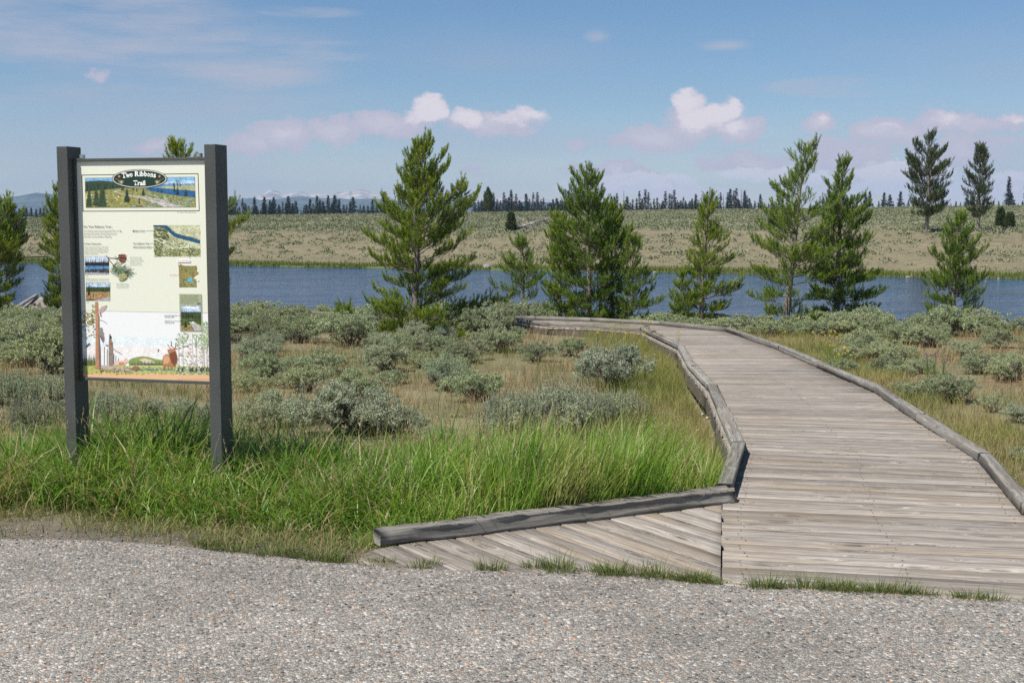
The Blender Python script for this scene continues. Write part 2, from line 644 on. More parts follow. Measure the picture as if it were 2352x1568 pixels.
def mat_plain(name, col, rough=0.6, metal=0.0, spec=0.4, nscale=0, namt=0.2, bscale=0, bdist=0.001):
    m, T, b = new_mat(name)
    b.inputs['Roughness'].default_value = rough
    b.inputs['Metallic'].default_value = metal
    b.inputs['Specular IOR Level'].default_value = spec
    tc = T.node('ShaderNodeTexCoord')
    if nscale:
        n = T.noise(tc.outputs['Object'], nscale, 4, 0.6)
        c = T.ramp(n, [(0.3, tuple(x * (1 - namt) for x in col)), (0.7, tuple(min(1, x * (1 + namt)) for x in col))])
        T.link(c, b.inputs['Base Color'])
    else:
        b.inputs['Base Color'].default_value = (*col, 1)
    if bscale:
        n2 = T.noise(tc.outputs['Object'], bscale, 2, 0.5)
        bump(T, b, n2, 0.6, bdist)
    return m


def mat_bark(name, c0, c1):
    m, T, b = new_mat(name)
    tc = T.node('ShaderNodeTexCoord')
    n = T.noise(T.mapping(tc.outputs['Object'], (20, 20, 5)), 1.0, 4, 0.65)
    c = T.ramp(n, [(0.3, c0), (0.65, c1)])
    T.link(c, b.inputs['Base Color'])
    b.inputs['Roughness'].default_value = 0.9
    bump(T, b, n, 0.8, 0.01)
    return m


def mat_printed(texture=0.0):
    """ink on the sign face: colour from the 'ink' attribute"""
    m, T, b = new_mat('printed_face')
    ink = attr(T, 'ink', True)
    if texture:                           # fine detail of the printed photographs and paintings
        tc = T.node('ShaderNodeTexCoord')
        n1 = T.noise(tc.outputs['Object'], 150.0, 4, 0.75)
        n2 = T.noise(tc.outputs['Object'], 40.0, 3, 0.6)
        f = T.math('ADD', T.smooth(n1, 0.3, 0.7, 1 - texture, 1 + texture), T.smooth(n2, 0.3, 0.7, -texture * .5, texture * .5))
        cb = T.node('ShaderNodeCombineXYZ')
        for i in range(3):
            T.link(f, cb.inputs[i])
        ink = T.mix(1.0, ink, cb.outputs[0], 'MULTIPLY')
    T.link(ink, b.inputs['Base Color'])
    b.inputs['Roughness'].default_value = 0.5
    b.inputs['Specular IOR Level'].default_value = 0.3
    return m

# ------------------------------------------------------------------ ground sheet, path, river, mountains
def grid_axis(dense0, dense1, step, lo, hi, g=1.12):
    a = list(np.arange(dense0, dense1 + 1e-6, step))
    s, v = step, a[-1]
    while v < hi:
        s *= g
        v += s
        a.append(v)
    s, v, b = step, a[0], []
    while v > lo:
        s *= g
        v -= s
        b.append(v)
    return np.array(b[::-1] + a)


def srgb(h):
    h = h.lstrip('#')
    v = [int(h[i:i + 2], 16) / 255 for i in (0, 2, 4)]
    return tuple(x / 12.92 if x <= 0.04045 else ((x + 0.055) / 1.055) ** 2.4 for x in v)


def lerp3(a, b, t):
    t = np.asarray(t)[:, None]
    return np.asarray(a) * (1 - t) + np.asarray(b) * t


def build_ground():
    xs = grid_axis(-15, 15, 0.18, -3500, 3500, 1.075)
    ys = np.concatenate([[-60, -20, -6, 0], np.arange(3, 37, 0.18), np.arange(37, 110, 0.7), np.arange(110, 260, 1.6),
                         260 * 1.07 ** np.arange(0, 50)])
    ys = ys[ys < 7400]
    X, Y = np.meshgrid(xs, ys)
    x, y = X.ravel(), Y.ravel()
    z = ground_z(x, y)
    V = np.stack([x, y, z], 1)
    nx, ny = len(xs), len(ys)
    i = np.arange(nx - 1)[None, :] + np.arange(ny - 1)[:, None] * nx
    i = i.ravel()
    T = np.stack([i, i + 1, i + nx + 1, i + nx], 1)
    # soil colours
    s = y - far_shore(x)
    e = asphalt_edge(x)
    nA = vnoise(x, y, 1.6, 31, 4)
    nB = vnoise(x, y, 5.0, 41, 4)
    dry = lerp3((0.170, 0.150, 0.082), (0.205, 0.180, 0.112), nB)
    col = lerp3(dry, np.array([0.215, 0.135, 0.085]), np.clip(sstep(nA, 0.56, 0.72) * 0.4, 0, 1))
    col = lerp3(col, np.array([0.12, 0.12, 0.055]), np.clip(sstep(nB, 0.52, 0.70) * 0.6, 0, 1))
    grav = lerp3((0.115, 0.098, 0.078), (0.175, 0.150, 0.122), nA)
    col = lerp3(col, grav, 1 - sstep(y, e + 0.35, e + 1.3))
    bank = np.array([0.12, 0.115, 0.06])
    col = lerp3(col, bank, sstep(y, near_bank(x) - 2, near_bank(x) + 1.0))
    # opposite slope: gravelly foot, sage middle, grassy top
    n2 = vnoise(x, y, 7.0, 51, 4)
    n3 = vnoise(x * 0.5, y, 16.0, 61, 3)
    foot = lerp3((0.165, 0.148, 0.090), (0.220, 0.186, 0.118), n2)
    mid = lerp3((0.165, 0.168, 0.098), (0.205, 0.195, 0.118), n2)
    topc = lerp3((0.185, 0.170, 0.092), (0.210, 0.168, 0.098), n2)
    f = lerp3(foot, mid, sstep(s + (n3 - .5) * 26, 36, 60))
    f = lerp3(f, topc, sstep(s + (n3 - .5) * 20, 88, 106))
    green = lerp3((0.085, 0.115, 0.030), (0.13, 0.15, 0.045), n2)
    f = lerp3(f, green, (1 - sstep(s + (n2 - .5) * 3.5, 4.2, 7.5)))
    f = lerp3(f, np.array([0.17, 0.125, 0.085]), 1 - sstep(s, 0.3, 1.0))
    f = lerp3(f, np.array([0.06, 0.08, 0.05]), sstep(s, 340, 460))
    col = np.where((s > -1.2)[:, None], f, col)
    stony = np.where(y < e + 1.2, 1.0, 0.35)
    stony = np.where(s > 0, 0.0, stony)
    me = tri_mesh('ground', V, T, {'soil': col, 'stony': stony}, smooth=True)
    o = link('ground', me, mat_soil())
    tag(o, 'dry tan sagebrush ground falling from the path edge to the river and rising again beyond', kind='structure')


build_ground()


def build_path():
    xs = np.concatenate([np.arange(-14, -4, 0.5), np.arange(-4, 5, 0.02), np.arange(5, 14.1, 0.5)])
    edge = asphalt_edge(xs) + (vnoise(xs, xs * 0, 0.35, 5, 4) - 0.5) * 0.10 + (vnoise(xs, xs * 0 + 9, 0.05, 6, 2) - 0.5) * 0.025
    rows = [(-8.0, 0), (0.0, 0), (2.5, 0)]
    V, n = [], len(xs)
    for yy, _ in rows:
        V.append(np.stack([xs, np.full(n, yy), np.full(n, 0.004)], 1))
    V.append(np.stack([xs, edge - 0.10, np.full(n, 0.006)], 1))
    V.append(np.stack([xs, edge - 0.02, np.full(n, 0.006)], 1))
    V.append(np.stack([xs, edge, np.full(n, -0.002)], 1))
    V.append(np.stack([xs, edge + 0.01, np.full(n, -0.06)], 1))
    k = len(V)
    V = np.concatenate(V)
    T = []
    for r in range(k - 1):
        i = np.arange(n - 1) + r * n
        T.append(np.stack([i, i + 1, i + n + 1, i + n], 1))
    me = tri_mesh('path', V, np.concatenate(T))
    tag(link('path', me, mat_asphalt()), 'grey path of exposed pebble aggregate crossing in front of the boardwalk', kind='structure')


build_path()


def build_river():
    xs = np.concatenate([np.linspace(-900, -60, 30), np.linspace(-58, 60, 60), np.linspace(62, 600, 20)])
    V, T = [], []
    n = len(xs)
    rows = np.linspace(0, 1, 6)
    for r in rows:
        y0, y1 = near_bank(xs) + 1.0, far_shore(xs) + 1.0
        V.append(np.stack([xs, y0 + (y1 - y0) * r, np.full(n, WATER_Z)], 1))
    for r in range(5):
        i = np.arange(n - 1) + r * n
        T.append(np.stack([i, i + 1, i + n + 1, i + n], 1))
    me = tri_mesh('river', np.concatenate(V), np.concatenate(T))
    tag(link('river', me, mat_water()), 'blue rippled river between the sagebrush flat and the far bank', kind='structure')


build_river()


def mountain(name, Y, pts, depth, mat, label, seed, rough=1.0):
    """ridge through the given photo points at distance Y, with slopes falling towards the viewer and away"""
    px = np.array([p[0] for p in pts], float)
    py = np.array([p[1] for p in pts], float)
    n = 420
    u = np.linspace(px[0], px[-1], n)
    v = np.interp(u, px, py)
    x = (u - 1176) / F * Y
    zt = EYE + (492 - v) / F * Y
    zt = zt + (vnoise(x, x * 0, Y * 0.012, seed, 4) - 0.5) * Y * 0.0022 * rough
    base = -20.0
    rows = np.linspace(0, 1, 22)
    V = []
    for r in rows:
        yy = Y - depth * (1 - r)
        prof = r ** 1.15
        sp = (vnoise(x, x * 0 + yy, Y * 0.02, seed + 5, 4) - 0.5)
        zz = base + (zt - base) * np.clip(prof + sp * 0.34 * (1 - r) * rough * min(1, r * 4), 0, 1.0)
        V.append(np.stack([x * (yy / Y), np.full(n, yy) + sp * depth * 0.1 * (r < 1), zz], 1))
    V.append(np.stack([x, np.full(n, Y + depth * 0.5), np.full(n, base)], 1))
    T = []
    for r in range(len(V) - 1):
        i = np.arange(n - 1) + r * n
        T.append(np.stack([i, i + 1, i + n + 1, i + n], 1))
    me = tri_mesh(name, np.concatenate(V), np.concatenate(T), smooth=False)
    tag(link(name, me, mat), label, kind='structure')


def mat_mountain(name, c0, c1, sc):
    m, T, b = new_mat(name)
    g = T.node('ShaderNodeNewGeometry')
    n = T.noise(T.mapping(g.outputs['Position'], (sc, sc, sc * 3)), 1.0, 6, 0.62)
    T.link(T.ramp(n, [(0.40, c0), (0.62, c1)]), b.inputs['Base Color'])
    b.inputs['Roughness'].default_value = 1.0
    return m


mountain('mountains', 6600, [(430, 475), (520, 476), (585, 460), (600, 448), (622, 437), (640, 441), (652, 447), (668, 446), (694, 440), (704, 442),
                             (715, 448), (735, 445), (760, 446), (782, 441), (805, 437), (812, 441), (832, 436), (845, 440), (860, 448), (880, 452),
                             (910, 456), (950, 452), (985, 446), (1010, 452), (1060, 462), (1095, 455), (1110, 453), (1140, 456), (1180, 454),
                             (1220, 453), (1260, 458), (1330, 466), (1420, 480), (1500, 486)], 700,
         mat_mountain('pale_rock', (0.20, 0.19, 0.17), (0.50, 0.44, 0.38), 0.012), 'pale rocky peaks with snow specks far beyond the treeline', 3)
mountain('hills', 5600, [(-120, 470), (-30, 462), (20, 455), (45, 452), (70, 447), (88, 444), (120, 446), (170, 455), (300, 466), (420, 462),
                         (520, 460), (560, 458), (578, 455), (600, 459), (660, 455), (700, 450), (740, 455), (800, 458), (850, 457), (900, 461),
                         (960, 464), (1040, 466), (1150, 464), (1240, 462), (1300, 470), (1400, 482), (1500, 488)], 900,
         mat_mountain('forested_slope', (0.022, 0.035, 0.024), (0.085, 0.10, 0.06), 0.010), 'long dark forested ridge below the pale peaks', 8, 0.6)


# ------------------------------------------------------------------ boardwalk
def edge_pt(px, py, lift):
    x, y = hit(px, py, lambda a, b: deck_z(b) + lift)
    return (x, y)


Lp = [(0.865, 5.25), (1.175, 7.16), edge_pt(1696, 1007, .1), None, edge_pt(1635, 877, .1), edge_pt(1584, 824, .1), edge_pt(1566, 790, .1),
      edge_pt(1477, 750, .1), edge_pt(1367, 741, .1), edge_pt(1263, 738, .1), (-0.3, 25.6), (-2.2, 28.7), (-6.2, 30.8), (-9.8, 31.6), (-12.6, 33.0), (-12.9, 35.4)]
Lp[3] = (Lp[2][0] * 0.5 + Lp[4][0] * 0.5, Lp[2][1] * 0.5 + Lp[4][1] * 0.5)
Rp = [(2.44, 4.92), (2.76, 6.85), edge_pt(2264, 1030, .1), edge_pt(2117, 941, .1), edge_pt(2019, 879, .1), edge_pt(1885, 825, .1), edge_pt(1796, 788, .1),
      edge_pt(1673, 748, .1), edge_pt(1519, 734, .1), edge_pt(1358, 726, .1), edge_pt(1200, 722, .1), (-1.6, 30.2), (-5.8, 32.4), (-9.2, 33.3), (-10.8, 34.0), (-11.2, 35.6)]
M_DECK = mat_wood('deck_boards', (0.195, 0.168, 0.140), (0.315, 0.280, 0.243), (0.49, 0.455, 0.415), (0.29, 0.225, 0.150))
M_RAIL = mat_wood('grey_timber', (0.150, 0.138, 0.120), (0.270, 0.252, 0.222), (0.42, 0.40, 0.365), (0.185, 0.155, 0.12), 0.2)
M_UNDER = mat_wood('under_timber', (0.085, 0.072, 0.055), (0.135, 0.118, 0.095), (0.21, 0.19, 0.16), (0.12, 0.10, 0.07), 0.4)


def plank(a0, a1, b0, b1, z, th, seed, nlen=10, skew=0.0):
    """board whose left end spans a0->a1 and right end spans b0->b1 (near, far), top at height z(y)"""
    a0, a1, b0, b1 = (np.array(p, float) for p in (a0, a1, b0, b1))
    r = np.random.default_rng(seed)
    wv = np.linspace(0, 1, nlen)
    V, G = [], []
    L = np.linalg.norm((b0 + b1) / 2 - (a0 + a1) / 2)
    W = np.linalg.norm(a1 - a0) * .5 + np.linalg.norm(b1 - b0) * .5
    fz = 1.0 if a0[1] < 14 else 0.35
    warp = (np.cumsum(r.normal(0, 0.0007, nlen)) + r.normal(0, 0.0014)) * fz
    tilt = r.normal(0, 0.0013) * fz
    wob = np.cumsum(r.normal(0, 0.0009, nlen))
    ch = 0.005
    for k, t in enumerate(wv):
        n, f = a0 * (1 - t) + b0 * t, a1 * (1 - t) + b1 * t
        d = (f - n) / max(1e-6, np.linalg.norm(f - n))
        n = n + d * (wob[k] * 0.7)
        f = f + d * (wob[k] * 0.7)
        for q, (p, dz, g) in enumerate(((n, -th, -th), (n, -ch * 1.2, -ch), (n + d * ch, 0.0, ch), (f - d * ch, 0.0, W - ch), (f, -ch * 1.2, W), (f, -th, W + th))):
            zz = float(z(p[1])) + dz + warp[k] + (tilt if q in (3, 4) else -tilt)
            V.append((p[0], p[1], zz))
            G.append((t * L, g, seed % 977))
    T = []
    for k in range(nlen - 1):
        for q in range(5):
            i = k * 6 + q
            T.append((i, i + 6, i + 7, i + 1))
    e = (nlen - 1) * 6
    T.append((0, 1, 4, 5)); T.append((1, 2, 3, 4))
    T.append((e + 5, e + 4, e + 1, e)); T.append((e + 4, e + 3, e + 2, e + 1))
    return V, T, G


class Acc:
    def __init__(self):
        self.V, self.T, self.G, self.n = [], [], [], 0

    def add(self, V, T, G=None):
        V = np.asarray(V, float)
        self.V.append(V)
        self.T.append(np.asarray(T) + self.n)
        if G is not None:
            self.G.append(np.asarray(G, float))
        self.n += len(V)

    def mesh(self, name, attr_name='grain', smooth=False):
        return tri_mesh(name, np.concatenate(self.V), np.concatenate(self.T), {attr_name: np.concatenate(self.G)} if self.G else None, smooth)


def timber(p0, p1, w, h, seed, nlen=None, rough=1.0, cut0=0.0, cut1=0.0):
    """weathered squared log from p0 to p1 (3-D points at the middle of its underside)"""
    p0, p1 = np.array(p0, float), np.array(p1, float)
    r = np.random.default_rng(seed)
    L = np.linalg.norm(p1 - p0)
    nlen = nlen or max(8, int(L / 0.05))
    d = (p1 - p0) / L
    side = np.array([-d[1], d[0], 0.0])
    side /= np.linalg.norm(side)
    K = 16
    ang = np.linspace(0, 2 * math.pi, K, endpoint=False) + math.pi / K
    ex = 0.27
    cx = np.sign(np.cos(ang)) * np.abs(np.cos(ang)) ** ex * w / 2
    cz = np.sign(np.sin(ang)) * np.abs(np.sin(ang)) ** ex * h / 2 + h / 2
    per = np.concatenate([[0], np.cumsum(np.hypot(np.diff(cx), np.diff(cz)))])
    V, G, T = [], [], []
    dent = np.cumsum(r.normal(0, 1, (nlen, K)), 0) * 0.0006 * rough
    bow = np.cumsum(np.cumsum(r.normal(0, 1, nlen))) * 0.00002 * rough
    for k in range(nlen):
        t = k / (nlen - 1)
        for q in range(K):
            off = dent[k, q] + 0.004 * rough * (float(vnoise(k * 0.05 * 3, q * 0.35, 0.5, seed % 100)) - .5)
            sx, sz = cx[q] * (1 + off / w * 2), (cz[q] - h / 2) * (1 + off / h * 2) + h / 2
            # mitred ends
            tt = t * L + (cut0 * cx[q] if k == 0 else 0) + (cut1 * cx[q] if k == nlen - 1 else 0)
            p = p0 + d * tt + side * (sx + bow[k]) + np.array([0, 0, sz])
            V.append(p)
            G.append((tt, per[q], seed % 977))
    for k in range(nlen - 1):
        for q in range(K):
            a, b = k * K + q, k * K + (q + 1) % K
            T.append((a, b, b + K, a + K))
    for base, flip in ((0, True), ((nlen - 1) * K, False)):
        for q in range(1, K // 2):
            quad = (base + q - 1, base + q, base + K - 1 - q, base + (K - q) % K)
            T.append(quad[::-1] if not flip else quad)
    return np.array(V), np.array(T), np.array(G)


def build_boardwalk():
    root = empty('boardwalk', (1.9, 6.0, 0), 'weathered grey plank boardwalk curving from the path towards the river', 'boardwalk')
    inv = Matrix.Translation((-1.9, -6.0, 0))

    def child(name, me, mat, label=None):
        me.transform(inv)
        o = link(name, me, mat, root)
        if label:
            o['label'] = label
        return o
    nv = Acc()

    def nails(a0, a1, b0, b1):
        for t in (0.06, 0.5, 0.94):
            for s in (0.27, 0.73):
                n_, f_ = a0 + (b0 - a0) * t, a1 + (b1 - a1) * t
                p = n_ + (f_ - n_) * (s + random.uniform(-.08, .08)) + np.array([random.uniform(-.02, .02), 0])
                z = float(deck_z(p[1])) + 0.0042
                k = 6
                rr_ = 0.0048
                nv.add([(p[0] + rr_ * math.cos(q), p[1] + rr_ * math.sin(q), z) for q in np.arange(k) * 6.283 / k], [(0, 1, 2, 3), (0, 3, 4, 5)])
    # deck
    acc = Acc()
    seed = 1
    pitch = 0.150
    for i in range(len(Lp) - 1):
        l0, l1, r0, r1 = (np.array(p) for p in (Lp[i], Lp[i + 1], Rp[i], Rp[i + 1]))
        n = max(1, int(round(0.5 * (np.linalg.norm(l1 - l0) + np.linalg.norm(r1 - r0)) / pitch)))
        ext_l = 0.0 if i == 0 else 0.055
        ext_r = 0.06
        for k in range(n):
            g = 0.0025
            a0, a1 = l0 + (l1 - l0) * (k + g / pitch) / n, l0 + (l1 - l0) * (k + 1 - g / pitch) / n
            b0, b1 = r0 + (r1 - r0) * (k + g / pitch) / n, r0 + (r1 - r0) * (k + 1 - g / pitch) / n
            da, db = (b0 - a0) / np.linalg.norm(b0 - a0), (b1 - a1) / np.linalg.norm(b1 - a1)
            j = random.uniform(-0.008, 0.008)
            nails(a0, a1, b0, b1) if i < 6 else None
            acc.add(*plank(a0 - da * (ext_l + j), a1 - db * (ext_l + j), b0 + da * (ext_r + j), b1 + db * (ext_r + j), deck_z, 0.04, seed, 12 if i < 4 else 5))
            seed += 1
    child('deck', acc.mesh('deck'), M_DECK)
    o = child('nail_heads', nv.mesh('nail_heads'), mat_plain('rusty_nail', (0.035, 0.025, 0.02), 0.7))
    o['kind'] = 'stuff'
    # apron of diagonal boards
    A, B = flat_pt(872, 1254), (1.168, 7.16)
    poly = [np.array(A), np.array(B), np.array([0.857, 5.25]), np.array([-0.95, 5.45])]
    d = np.array([math.cos(R(-57)), math.sin(R(-57))])
    nrm = np.array([-d[1], d[0]])
    offs = [p @ nrm for p in poly]
    lo, hi = min(offs), max(offs)
    acc = Acc()

    def clip(o):
        ts = []
        for k in range(4):
            p, q = poly[k], poly[(k + 1) % 4]
            s0, s1 = p @ nrm - o, q @ nrm - o
            if (s0 < 0) != (s1 < 0):
                w = s0 / (s0 - s1)
                ts.append((p + (q - p) * w) @ d)
        return (min(ts), max(ts)) if len(ts) >= 2 else None
    o = lo + 0.01
    while o < hi - 0.02:
        w = 0.150
        c0, c1 = clip(o + 0.003), clip(min(o + w - 0.003, hi - 0.004))
        if c0 and c1:
            f = lambda c, oo: d * c + nrm * oo
            acc.add(*plank(f(c0[0], o + .003), f(c1[0], o + w - .003), f(c0[1], o + .003), f(c1[1], o + w - .003), lambda y: -0.003, 0.035, 500 + int(o * 100) % 400, 8))
        o += w
    child('apron_deck', acc.mesh('apron_deck'), M_DECK, 'triangle of diagonal planks beside the main deck')
    # kerb rails
    def rail(pts, z0, w, h, s0, names='kerb_rail', blocks=False):
        for i in range(len(pts) - 1):
            p, q = np.array(pts[i]), np.array(pts[i + 1])
            dd = (q - p) / np.linalg.norm(q - p)
            za, zb = float(deck_z(p[1])) + z0, float(deck_z(q[1])) + z0

            def turn(a, b, c):
                v0, v1 = b - a, c - b
                ang = math.atan2(v0[0] * v1[1] - v0[1] * v1[0], v0 @ v1)
                return math.tan(ang / 2)
            c0 = turn(np.array(pts[i - 1]), p, q) if i > 0 else 0
            c1 = -turn(p, q, np.array(pts[i + 2])) if i + 2 < len(pts) else 0
            far = p[1] > 20
            V, T, G = timber((*(p + dd * 0.003), za), (*(q - dd * 0.003), zb), w, h, s0 + i, 8 if far else None, 0.9, c0, c1)
            m = Acc(); m.add(V, T, G)
            child(names, m.mesh(names, smooth=True), M_RAIL)
            if blocks and not far:
                L = np.linalg.norm(q - p)
                for t in np.arange(0.25, L, 0.9):
                    c = p + dd * t
                    V, T, G = timber((*(c - dd * .06), za - z0 + .004), (*(c + dd * .06), za - z0 + .004), 0.075, z0 - .006, 900 + int(t * 10) + i, 4, 0.2)
                    m = Acc(); m.add(V, T, G)
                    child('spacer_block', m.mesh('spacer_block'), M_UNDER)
    d_ = np.array(Lp[2]) - np.array(Lp[1])
    d_ = d_ / np.linalg.norm(d_)
    rail([tuple(np.array(Lp[1]) + d_ * 0.13)] + Lp[2:], 0.022, 0.086, 0.058, 700, blocks=True)
    Rr = [(2.42, 4.85)] + Rp[1:]
    rail(Rr, 0.006, 0.084, 0.062, 740)
    V, T, G = timber((*flat_pt(866, 1250), 0.0), (1.232, 7.225, 0.004), 0.098, 0.072, 780, None, 2.8)
    m = Acc(); m.add(V, T, G)
    child('kerb_rail', m.mesh('kerb_rail', smooth=True), M_RAIL, 'long grey log along the diagonal planks')
    # edge beams and posts
    def beam(pts, side, s0):
        for i in range(len(pts) - 1):
            p, q = np.array(pts[i]), np.array(pts[i + 1])
            dd = (q - p) / np.linalg.norm(q - p)
            nn = np.array([-dd[1], dd[0]]) * side * 0.03
            V, T, G = timber((*(p + nn), float(deck_z(p[1])) - 0.19), (*(q + nn), float(deck_z(q[1])) - 0.19), 0.045, 0.138, s0 + i, 6, 0.15)
            m = Acc(); m.add(V, T, G)
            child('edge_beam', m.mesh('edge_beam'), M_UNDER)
            L = np.linalg.norm(q - p)
            for t in np.arange(0.7, L, 1.7):
                c = p + dd * t - nn * 1.2
                zt = float(deck_z(c[1])) - 0.05
                zb = float(ground_z(c[0], c[1])) - 0.15
                s = 0.05
                Vv = [(c[0] + a * s, c[1] + b * s, zz) for zz in (zb, zt) for a, b in ((-1, -1), (1, -1), (1, 1), (-1, 1))]
                Tt = [(0, 1, 5, 4), (1, 2, 6, 5), (2, 3, 7, 6), (3, 0, 4, 7), (4, 5, 6, 7), (3, 2, 1, 0)]
                m = Acc(); m.add(Vv, Tt, [(v[2], k * .05, i) for k, v in enumerate(Vv)])
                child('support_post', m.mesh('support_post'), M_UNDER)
    beam(Lp[1:12], 1, 800)
    beam(Rp[1:12], -1, 840)


build_boardwalk()


# ------------------------------------------------------------------ trail sign
ALPHA = R(14.3)
EX = np.array([math.cos(ALPHA), -math.sin(ALPHA), 0.0])
EY = np.array([math.sin(ALPHA), math.cos(ALPHA), 0.0])      # towards the back of the sign
SW = 0.855
_r = ray(468, 327)
PR = np.array([_r[0] / _r[1] * 7.3, 7.3, 0.0])
SO = PR - EX * SW
PANEL_Y = 0.064


def on_panel(sx, sy):
    """photo point (2520-wide pixels) -> local (x, z) on the sign face"""
    d = np.array(ray(sx * 0.93333, sy * 0.93333))
    o = np.array([0, 0, EYE])
    p0 = SO + EY * PANEL_Y
    t = ((p0 - o) @ EY) / (d @ EY)
    p = o + d * t - SO
    return float(p @ EX), float(p[2])


z1 = lambda x, y: on_panel(130 + x / 5.2267, 340 + y / 5.2267)
z2 = lambda x, y: on_panel(180 + x / 6.5333, 540 + y / 6.5333)
z3 = lambda x, y: on_panel(180 + x / 6.1895, 730 + y / 6.1895)
M_INK = mat_printed()
M_PHOTO = mat_printed(0.38)
M_PAINT = mat_printed(0.14)


class Art:
    def __init__(self, zf, layer=0):
        self.zf, self.V, self.T, self.C, self.n, self.lay = zf, [], [], [], 0, layer

    def put(self, pts, tris, col, dl=0.0):
        y = PANEL_Y - 0.0004 - (self.lay + dl) * 0.0003
        for x, z in pts:
            self.V.append((x, y, z))
            self.C.append(col)
        for t in tris:
            self.T.append(tuple(i + self.n for i in t))
        self.n += len(pts)

    def poly(self, pts, col, step=1):
        from mathutils.geometry import tessellate_polygon
        q = [self.zf(*p) for p in pts]
        tr = tessellate_polygon([[Vector((a, b, 0)) for a, b in q]])
        fix = []
        for t in tr:
            (ax, ay), (bx, by), (cx, cy) = (q[i] for i in t)
            fix.append(t if (bx - ax) * (cy - ay) - (by - ay) * (cx - ax) > 0 else t[::-1])
        self.sub = (getattr(self, 'sub', 0) + 1) % 8
        self.put(q, fix, srgb(col), self.sub * 0.006)
        self.lay += 0.06 if step else 0

    def rect(self, x0, y0, x1, y1, col):
        self.poly([(x0, y0), (x1, y0), (x1, y1), (x0, y1)], col)

    def ell(self, cx, cy, rx, ry, col, n=40):
        self.poly([(cx + rx * math.cos(2 * math.pi * k / n), cy + ry * math.sin(2 * math.pi * k / n)) for k in range(n)], col)

    def line(self, pts, w, col):
        for (x0, y0), (x1, y1) in zip(pts[:-1], pts[1:]):
            L = math.hypot(x1 - x0, y1 - y0) or 1
            a, b = -(y1 - y0) / L * w / 2, (x1 - x0) / L * w / 2
            self.poly([(x0 + a, y0 + b), (x1 + a, y1 + b), (x1 - a, y1 - b), (x0 - a, y0 - b)], col, 0)
        self.lay += 0.06

    def specks(self, x0, y0, x1, y1, n, size, cols, seed=1, inside=None):
        r = random.Random(seed)
        for _ in range(n):
            x, y = r.uniform(x0, x1), r.uniform(y0, y1)
            if inside and not inside(x, y):
                continue
            s = size * r.uniform(0.5, 1.3)
            k = r.random() * 6.28
            self.poly([(x + s * math.cos(k + q), y + s * 0.7 * math.sin(k + q)) for q in (0, 1.6, 3.1, 4.6)], r.choice(cols), 0)
        self.lay += 0.06

    def conifer(self, x, y, w, h, cols, seed=0):
        r = random.Random(seed)
        n = max(5, int(h / 9))
        pts_l, pts_r = [], []
        for k in range(n):
            t = k / n
            ww = w / 2 * (0.12 + t * 0.88) * r.uniform(0.7, 1.15)
            pts_l += [(x - ww, y - h + h * t + h / n * .8), (x - ww * .55, y - h + h * t + h / n * .85)]
            pts_r += [(x + ww, y - h + h * t + h / n * .8), (x + ww * .55, y - h + h * t + h / n * .85)]
        self.poly([(x, y - h)] + pts_r + [(x, y)] + pts_l[::-1], r.choice(cols))

    def text(self, s, x0, y0, x1, hgt, col, bold=0.0, angle=0.0, y1=None):
        """text with its left baseline end at (x0, y0) and right end at (x1, y1); hgt = capital height"""
        cu = bpy.data.curves.new('lettering', 'FONT')
        cu.body = s
        cu.size = 1.0
        cu.offset = bold
        cu.resolution_u = 2
        o = bpy.data.objects.new('lettering', cu)
        COL.objects.link(o)
        dg = bpy.context.evaluated_depsgraph_get()
        me = bpy.data.meshes.new_from_object(o.evaluated_get(dg))
        bpy.data.objects.remove(o)
        vs = [(v.co.x, v.co.y) for v in me.vertices]
        fs = []
        for p in me.polygons:
            vi = list(p.vertices)
            for k in range(1, len(vi) - 1):
                fs.append((vi[0], vi[k], vi[k + 1]))
        bpy.data.meshes.remove(me)
        if not vs:
            return
        wmax = max(v[0] for v in vs)
        y1 = y0 if y1 is None else y1
        A, B = self.zf(x0, y0), self.zf(x1, y1)
        up = self.zf(x0, y0 - hgt)
        H = math.hypot(up[0] - A[0], up[1] - A[1]) / 0.70
        ux, uy = B[0] - A[0], B[1] - A[1]
        L = math.hypot(ux, uy)
        q = [(A[0] + ux * v[0] / wmax - uy / L * v[1] * H, A[1] + uy * v[0] / wmax + ux / L * v[1] * H) for v in vs]
        self.put(q, fs, srgb(col))

    def obj(self, name, parent):
        me = tri_mesh(name, np.array(self.V), np.array(self.T), {'ink': np.array(self.C)})
        return link(name, me, M_PHOTO if 'photo' in name and 'caption' not in name or 'map' in name else M_PAINT if name == 'wildlife_picture' else M_INK, parent)


def box(x0, x1, y0, y1, z0, z1_, bev=0.0):
    bm = bmesh.new()
    bmesh.ops.create_cube(bm, size=1.0)
    for v in bm.verts:
        v.co = Vector((x0 + (v.co.x + .5) * (x1 - x0), y0 + (v.co.y + .5) * (y1 - y0), z0 + (v.co.z + .5) * (z1_ - z0)))
    if bev:
        bmesh.ops.bevel(bm, geom=bm.edges[:], offset=bev, segments=3, affect='EDGES', profile=0.5)
    me = bpy.data.meshes.new('box')
    bm.to_mesh(me)
    bm.free()
    return me


def join_boxes(name, lst, bev):
    bm = bmesh.new()
    for b in lst:
        me = box(*b, bev)
        bm.from_mesh(me)
        bpy.data.meshes.remove(me)
    me = bpy.data.meshes.new(name)
    bm.to_mesh(me)
    bm.free()
    return me


